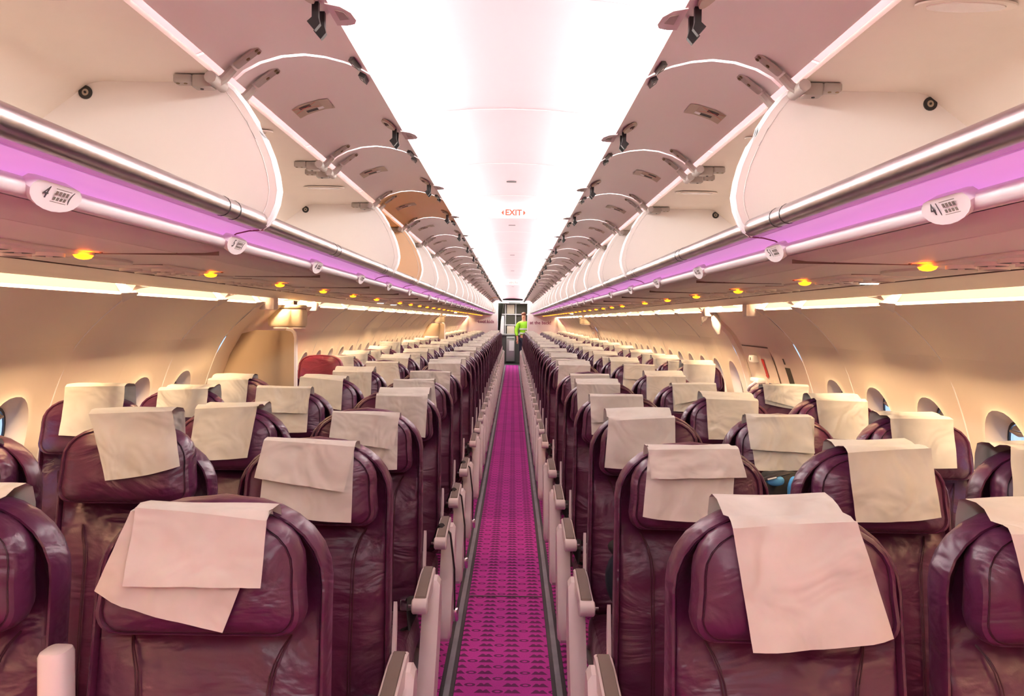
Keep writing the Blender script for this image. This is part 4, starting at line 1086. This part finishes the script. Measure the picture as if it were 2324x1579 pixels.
# ------------------------------------------------------------------ belongings left on seats
e = empty('backpack', (0.985, ROWS[2]-0.21, 0.47))
def blob(b, c, rx, ry, rz, seed, k=0, n=18, m=12, amp=0.10, ex=0.7):
    rnd = random.Random(seed); ph = [rnd.uniform(0, 6) for _ in range(5)]; vs = []
    for j in range(m+1):
        t = math.pi*j/m
        for i in range(n):
            a = 2*math.pi*i/n; f = 1+amp*math.sin(2*a+ph[0]+2*t)+amp*0.6*math.sin(5*a+ph[1]-3*t)
            cx_, sx_ = math.cos(a), math.sin(a); st = math.sin(t)**ex if 0 < j < m else 0.0
            vs.append((c[0]+rx*f*st*math.copysign(abs(cx_)**ex, cx_), c[1]+ry*f*st*math.copysign(abs(sx_)**ex, sx_), c[2]-rz*math.cos(t)))
    b.add(vs, [(j*n+i, j*n+(i+1)%n, (j+1)*n+(i+1)%n, (j+1)*n+i) for j in range(m) for i in range(n)], k)
b = MB(); blob(b, (0, 0, 0.265), 0.17, 0.085, 0.265, 3, amp=0.05); new('bag_body', b.mesh('bag_body', 'bag_black'), e)
b = MB(); blob(b, (0.018, -0.088, 0.470), 0.026, 0.028, 0.055, 5, amp=0.05); new('side_panel', b.mesh('side_panel', 'bag_blue'), e)
b = MB(); blob(b, (-0.052, -0.080, 0.508), 0.030, 0.024, 0.018, 6, amp=0.03); new('top_panel', b.mesh('top_panel', 'bag_blue'), e)
b = MB(); blob(b, (-0.02, -0.08, 0.12), 0.15, 0.06, 0.10, 8, amp=0.05); new('front_pocket', b.mesh('front_pocket', 'bag_black'), e)
b = MB(); b.tube([(-0.13, -0.09, 0.50), (-0.06, -0.09, 0.525), (0.0, -0.05, 0.53)], 0.014, 8, flat=0.4); new('carry_strap', b.mesh('strap', 'belt_black'), e)
b = MB(); b.tube([(-0.085, -0.106, 0.516), (-0.055, -0.106, 0.523)], 0.003, 6); new('tag_line', b.mesh('tag', 'hivis_band'), e)
tag(e, 'dark backpack with bright blue panels standing on the third row middle seat, exit door side', 'backpack')
e = empty('sports_bag', (0.505, ROWS[2]-0.27, 0.475))
b = MB(); blob(b, (0, 0, 0.14), 0.15, 0.085, 0.14, 11, amp=0.04); new('bag_body', b.mesh('bag_body', 'bag_navy'), e)
b = MB(); blob(b, (-0.03, 0.0, 0.25), 0.11, 0.07, 0.05, 12, amp=0.08); new('bag_flap', b.mesh('bag_flap', 'bag_black'), e)
b = MB()      # white curved tick
top = []; bot = []
for i in range(13):
    t = i/12; x = -0.130+0.036*t; zc = 0.075+0.016*max(0, 1-t/0.25)-0.002+0.012*t*t; w = 0.0052*math.sin(min(t*3.2+0.25, math.pi/2))*(1-t)**0.7+0.0004
    top.append((x, -0.075, zc+w)); bot.append((x, -0.075, zc-w))
n = 13; b.add(top+bot+[(x, -0.067, z) for x, _, z in top+bot], [(i, i+1, n+i+1, n+i) for i in range(12)]+[(i, i+1, 2*n+i+1, 2*n+i) for i in range(12)])
new('tick_mark', b.mesh('tick', 'seam_white'), e)
tag(e, 'navy bag with a white curved tick on the third row aisle seat', 'bag')

# ------------------------------------------------------------------ rear bulkheads, galley
for s, nm in ((-1, 'wall_rear_left'), (1, 'wall_rear_right')):
    b = MB(); pts = [(0.49, 0.0), (0.49, 2.115), (0.62, 2.155), (0.95, 2.12)]+[(1.86*math.cos(math.radians(a)), 0.6+1.86*math.sin(math.radians(a))) for a in range(50, -19, -6)]+[(1.78, 0.0)]
    b.prism([(s*x, z) for x, z in pts], YEND, YEND+0.06)
    struct(nm, b.mesh(nm, 'bulkhead'))
    b = MB(); b.tube([(s*0.485, YEND-0.004, 0.02), (s*0.485, YEND-0.004, 2.11)], 0.014, 8); struct('trim_%d' % (8 if s < 0 else 9), b.mesh('trim', 'galley_white'))
t = tag(new('bulkhead_slogan', text_mesh('cool kids', 0.145, 0.004, 'print_mauve', bold=0.003)), 'dark slogan lettering reading cool kids on the rear bulkhead', 'lettering'); t.rotation_euler = (math.pi/2, 0, 0); t.location = (-0.86, YEND-0.003, 1.46)
t = tag(new('bulkhead_slogan', text_mesh('at the back!', 0.145, 0.004, 'print_mauve', bold=0.003)), 'dark slogan lettering reading at the back on the rear bulkhead', 'lettering'); t.rotation_euler = (math.pi/2, 0, 0); t.location = (0.90, YEND-0.003, 1.44)
b = MB(); b.box((-0.13, YEND-0.02, 2.045), (0.24, YEND+0.02, 2.085)); struct('trim_10', b.mesh('trim', 'steel_dark', False))
b = MB(); b.box((-0.49, YEND, 2.06), (0.49, YEND+0.05, 2.13)); struct('wall_lintel', b.mesh('lintel', 'bulkhead', False))
b = MB(); b.box((-1.9, 31.0, 0), (1.9, 31.05, 2.6)); struct('wall_rear', b.mesh('wall_rear', 'bulkhead', False))
b = MB(); b.box((-1.95, Y0-0.05, 0), (1.95, Y0, 2.6)); struct('wall_front', b.mesh('wall_front', 'bulkhead', False))
b = MB(); b.box((-1.9, YEND+0.5, 2.12), (1.9, 31, 2.16)); struct('ceiling_galley', b.mesh('ceiling_galley', 'ceiling_white', False))
for i, s in enumerate((-1, 1)):
    b = MB(); b.box((s*1.3-0.02, YEND+0.06, 0), (s*1.3+0.02, 31, 2.16)); struct('wall_galley_%d' % (i+1), b.mesh('wall_galley', 'bulkhead', False))
    b = MB(); b.bbox((s*0.42-0.10, YEND+0.3, 2.10), (s*0.42+0.10, YEND+0.9, 2.118), 0.03)
    tag(new('galley_light', b.mesh('galley_light', 'sign_lit')), 'flat lit ceiling lamp over the galley doorway, %s' % SIDE[s], 'light')
GY = 29.3
gl = bpy.data.lights.new('galley_lamp', 'AREA'); gl.energy = 9; gl.size = 0.8; gl.color = (1, 0.95, 0.9)
o = bpy.data.objects.new('galley_lamp', gl); C.objects.link(o); o.location = (0, 28.3, 2.08)
e = empty('galley_unit', (0, GY, 0))
b = MB()
XS = [-0.62, -0.26, 0.075, 0.115, 0.62]
b.box((-0.66, 0.45, 0), (0.66, 0.5, 2.115))
for x in (-0.66, -0.27, 0.09, 0.62): b.box((x, 0, 1.02), (x+0.03, 0.46, 2.115))
for z in (1.00, 1.33, 1.70, 2.08): b.box((-0.66, -0.005, z), (0.65, 0.46, z+0.035))
new('carcass', b.mesh('carcass', 'galley_white', False), e)
b = MB(); b.box((-0.62, 0.10, 1.74), (-0.28, 0.12, 2.07)); b.box((0.125, 0.05, 1.74), (0.61, 0.07, 2.07)); b.box((-0.235, 0.06, 1.37), (0.085, 0.08, 1.69)); b.box((0.125, 0.12, 1.04), (0.61, 0.14, 1.69))
new('compartment_door', b.mesh('compartment_door', 'olive_dark', False), e)
b = MB(); b.bbox((-0.21, 0.02, 1.74), (0.06, 0.3, 2.05), 0.01); new('storage_box', b.mesh('storage_box', 'box_cream'), e)
b = MB(); b.bbox((-0.20, 0.02, 1.04), (0.07, 0.3, 1.31), 0.01); new('storage_box', b.mesh('storage_box', 'box_cream'), e)
b = MB(); b.box((-0.66, -0.12, 0.985), (0.66, 0.1, 1.02)); new('counter', b.mesh('counter', 'steel', False), e)
b = MB(); b.box((-0.66, -0.05, 0.02), (0.66, 0.40, 0.98)); new('lower_front', b.mesh('lower_front', 'steel_dark', False), e)
tag(e, 'steel and white galley unit with dark compartments beyond the rear doorway', 'galley')
e = empty('service_trolley', (-0.06, GY-0.12, 0))
b = MB(); b.bbox((-0.15, -0.02, 0.08), (0.15, 0.06, 0.95), 0.01); new('trolley_body', b.mesh('trolley_body', 'steel'), e)
b = MB(); b.box((-0.05, -0.027, 0.45), (0.12, -0.021, 0.80)); new('door_panel', b.mesh('door_panel', 'galley_white', False), e)
b = MB(); b.tube([(-0.12, -0.04, 0.88), (0.12, -0.04, 0.88)], 0.01, 8); new('handle', b.mesh('handle', 'steel_dark'), e)
tag(e, 'grey metal galley trolley parked under the galley counter', 'trolley')
b = MB(); vs = []; n = 24
for z, w in ((0.0, 0.10), (1.0, 0.09), (1.5, 0.11), (1.8, 0.15), (2.06, 0.20)):
    vs += [(-0.50+0.02*(z-1)+w*i/n, YEND+0.22+0.03*math.sin(i*1.9), z) for i in range(n+1)]
b.add(vs, [(q*(n+1)+i, q*(n+1)+i+1, (q+1)*(n+1)+i+1, (q+1)*(n+1)+i) for q in range(4) for i in range(n)])
tag(new('curtain', b.mesh('curtain', 'olive_dark')), 'dark gathered curtain hanging at the side of the galley doorway', 'curtain')
b = MB(); b.box((-0.60, GY-0.20, 1.02), (-0.30, GY-0.15, 1.66)); b.bbox((-0.42, GY-0.25, 1.02), (-0.34, GY-0.2, 1.25), 0.01, 0)
tag(new('access_panel', b.mesh('access_panel', 'galley_white', False)), 'pale upright panel beside the dark curtain in the galley', 'panel')

# ------------------------------------------------------------------ person in the galley doorway
def skin_body(name, verts, edges, radii, m, parent=None, sub=2):
    me = bpy.data.meshes.new(name); me.from_pydata(verts, edges, []); me.materials.append(MT[m])
    o = new(name, me, parent)
    md = o.modifiers.new('skin', 'SKIN'); md.use_smooth_shade = True
    sv = me.skin_vertices[0].data
    for i, r in enumerate(radii): sv[i].radius = (r, r) if not isinstance(r, tuple) else r
    sv[0].use_root = True
    sb = o.modifiers.new('sub', 'SUBSURF'); sb.levels = sb.render_levels = sub
    return o
px_, py_ = 0.405, 28.15
person = empty('person', (px_, py_, 0)); 
V = [(0, 0, 0.95), (-0.02, 0, 1.10), (-0.03, 0, 1.30), (-0.03, 0, 1.44), (-0.03, -0.01, 1.52), (-0.035, -0.02, 1.62), (-0.035, -0.02, 1.71),
     (-0.20, -0.01, 1.40), (-0.27, -0.03, 1.16), (-0.24, -0.12, 0.93), (-0.235, -0.15, 0.84),
     (0.14, -0.01, 1.40), (0.19, -0.03, 1.16), (0.17, -0.12, 0.93), (0.165, -0.15, 0.84),
     (-0.095, 0, 0.88), (-0.10, -0.02, 0.50), (-0.10, 0.01, 0.10), (-0.10, -0.12, 0.04), (0.085, 0, 0.88), (0.09, -0.02, 0.50), (0.09, 0.01, 0.10), (0.09, -0.12, 0.04)]
E_ = [(0,1),(1,2),(2,3),(3,4),(4,5),(5,6),(3,7),(7,8),(8,9),(9,10),(3,11),(11,12),(12,13),(13,14),(0,15),(15,16),(16,17),(17,18),(0,19),(19,20),(20,21),(21,22)]
RD = [0.12, 0.11, 0.13, 0.08, 0.052, 0.078, 0.07, 0.055, 0.042, 0.032, 0.03, 0.055, 0.042, 0.032, 0.03, 0.085, 0.06, 0.045, 0.04, 0.085, 0.06, 0.045, 0.04]
skin_body('body', V, E_, RD, 'skin', person)
skin_body('jacket', [(0, 0, 0.98), (-0.02, 0, 1.12), (-0.03, 0, 1.30), (-0.03, 0, 1.43), (-0.21, -0.01, 1.39), (-0.285, -0.03, 1.16), (-0.25, -0.11, 0.97), (0.15, -0.01, 1.39), (0.205, -0.03, 1.16), (0.18, -0.11, 0.97)],
          [(0,1),(1,2),(2,3),(3,4),(4,5),(5,6),(3,7),(7,8),(8,9)], [0.155, 0.15, 0.16, 0.10, 0.08, 0.068, 0.055, 0.08, 0.068, 0.055], 'hivis', person)
skin_body('trousers', [(0, 0, 0.90), (-0.095, 0, 0.84), (-0.10, -0.02, 0.50), (-0.10, 0.01, 0.09), (0.085, 0, 0.84), (0.09, -0.02, 0.50), (0.09, 0.01, 0.09)],
          [(0,1),(1,2),(2,3),(0,4),(4,5),(5,6)], [0.145, 0.105, 0.08, 0.068, 0.105, 0.08, 0.068], 'cloth_navy', person)
skin_body('collar', [(-0.03, 0, 1.44), (-0.03, -0.005, 1.53)], [(0, 1)], [0.11, 0.075], 'cloth_navy', person, 1)
b = MB(); blob(b, (-0.035, -0.005, 1.725), 0.082, 0.092, 0.062, 21, amp=0.02, ex=1.0); new('hair', b.mesh('hair', 'hair_brown'), person)
b = MB()
for x in (-0.062, -0.012): blob(b, (x, -0.096, 1.672), 0.010, 0.006, 0.006, 4, amp=0, n=8, m=6)
new('eyes', b.mesh('eyes', 'dark_gap'), person)
b = MB(); b.tube([(-0.037, -0.095, 1.675), (-0.037, -0.118, 1.645), (-0.037, -0.095, 1.638)], [0.008, 0.013, 0.008], 6); new('nose', b.mesh('nose', 'skin'), person)
b = MB(); b.tube([(-0.06, -0.092, 1.608), (-0.037, -0.099, 1.605), (-0.012, -0.092, 1.608)], 0.006, 6); new('mouth', b.mesh('mouth', 'red_mark'), person)
for q, hx in ((-1, -0.235), (1, 0.165)):
    hm = MB(); hm.bbox((hx-0.022, -0.185, 0.78), (hx+0.022, -0.150, 0.86), 0.012)
    for i, l in enumerate((0.055, 0.065, 0.060, 0.048)): hm.tube([(hx-0.018+0.012*i, -0.168, 0.785), (hx-0.018+0.012*i, -0.178, 0.785-l*0.6), (hx-0.018+0.012*i, -0.170, 0.785-l)], [0.0075, 0.007, 0.006], 6)
    hm.tube([(hx-q*-0.02, -0.172, 0.84), (hx+q*0.036, -0.185, 0.81), (hx+q*0.036, -0.190, 0.785)], [0.010, 0.009, 0.007], 6)
    new('hand', hm.mesh('hand', 'skin'), person)
b = MB()
for z in (1.06, 1.20): b.ring((-0.012, 0, z), 0.150, 0.168, 'z', 0.045, 20)
new('reflective_band', b.mesh('band', 'hivis_band'), person)
tag(person, 'person in a bright yellow high-visibility jacket and dark trousers standing in the galley', 'person')
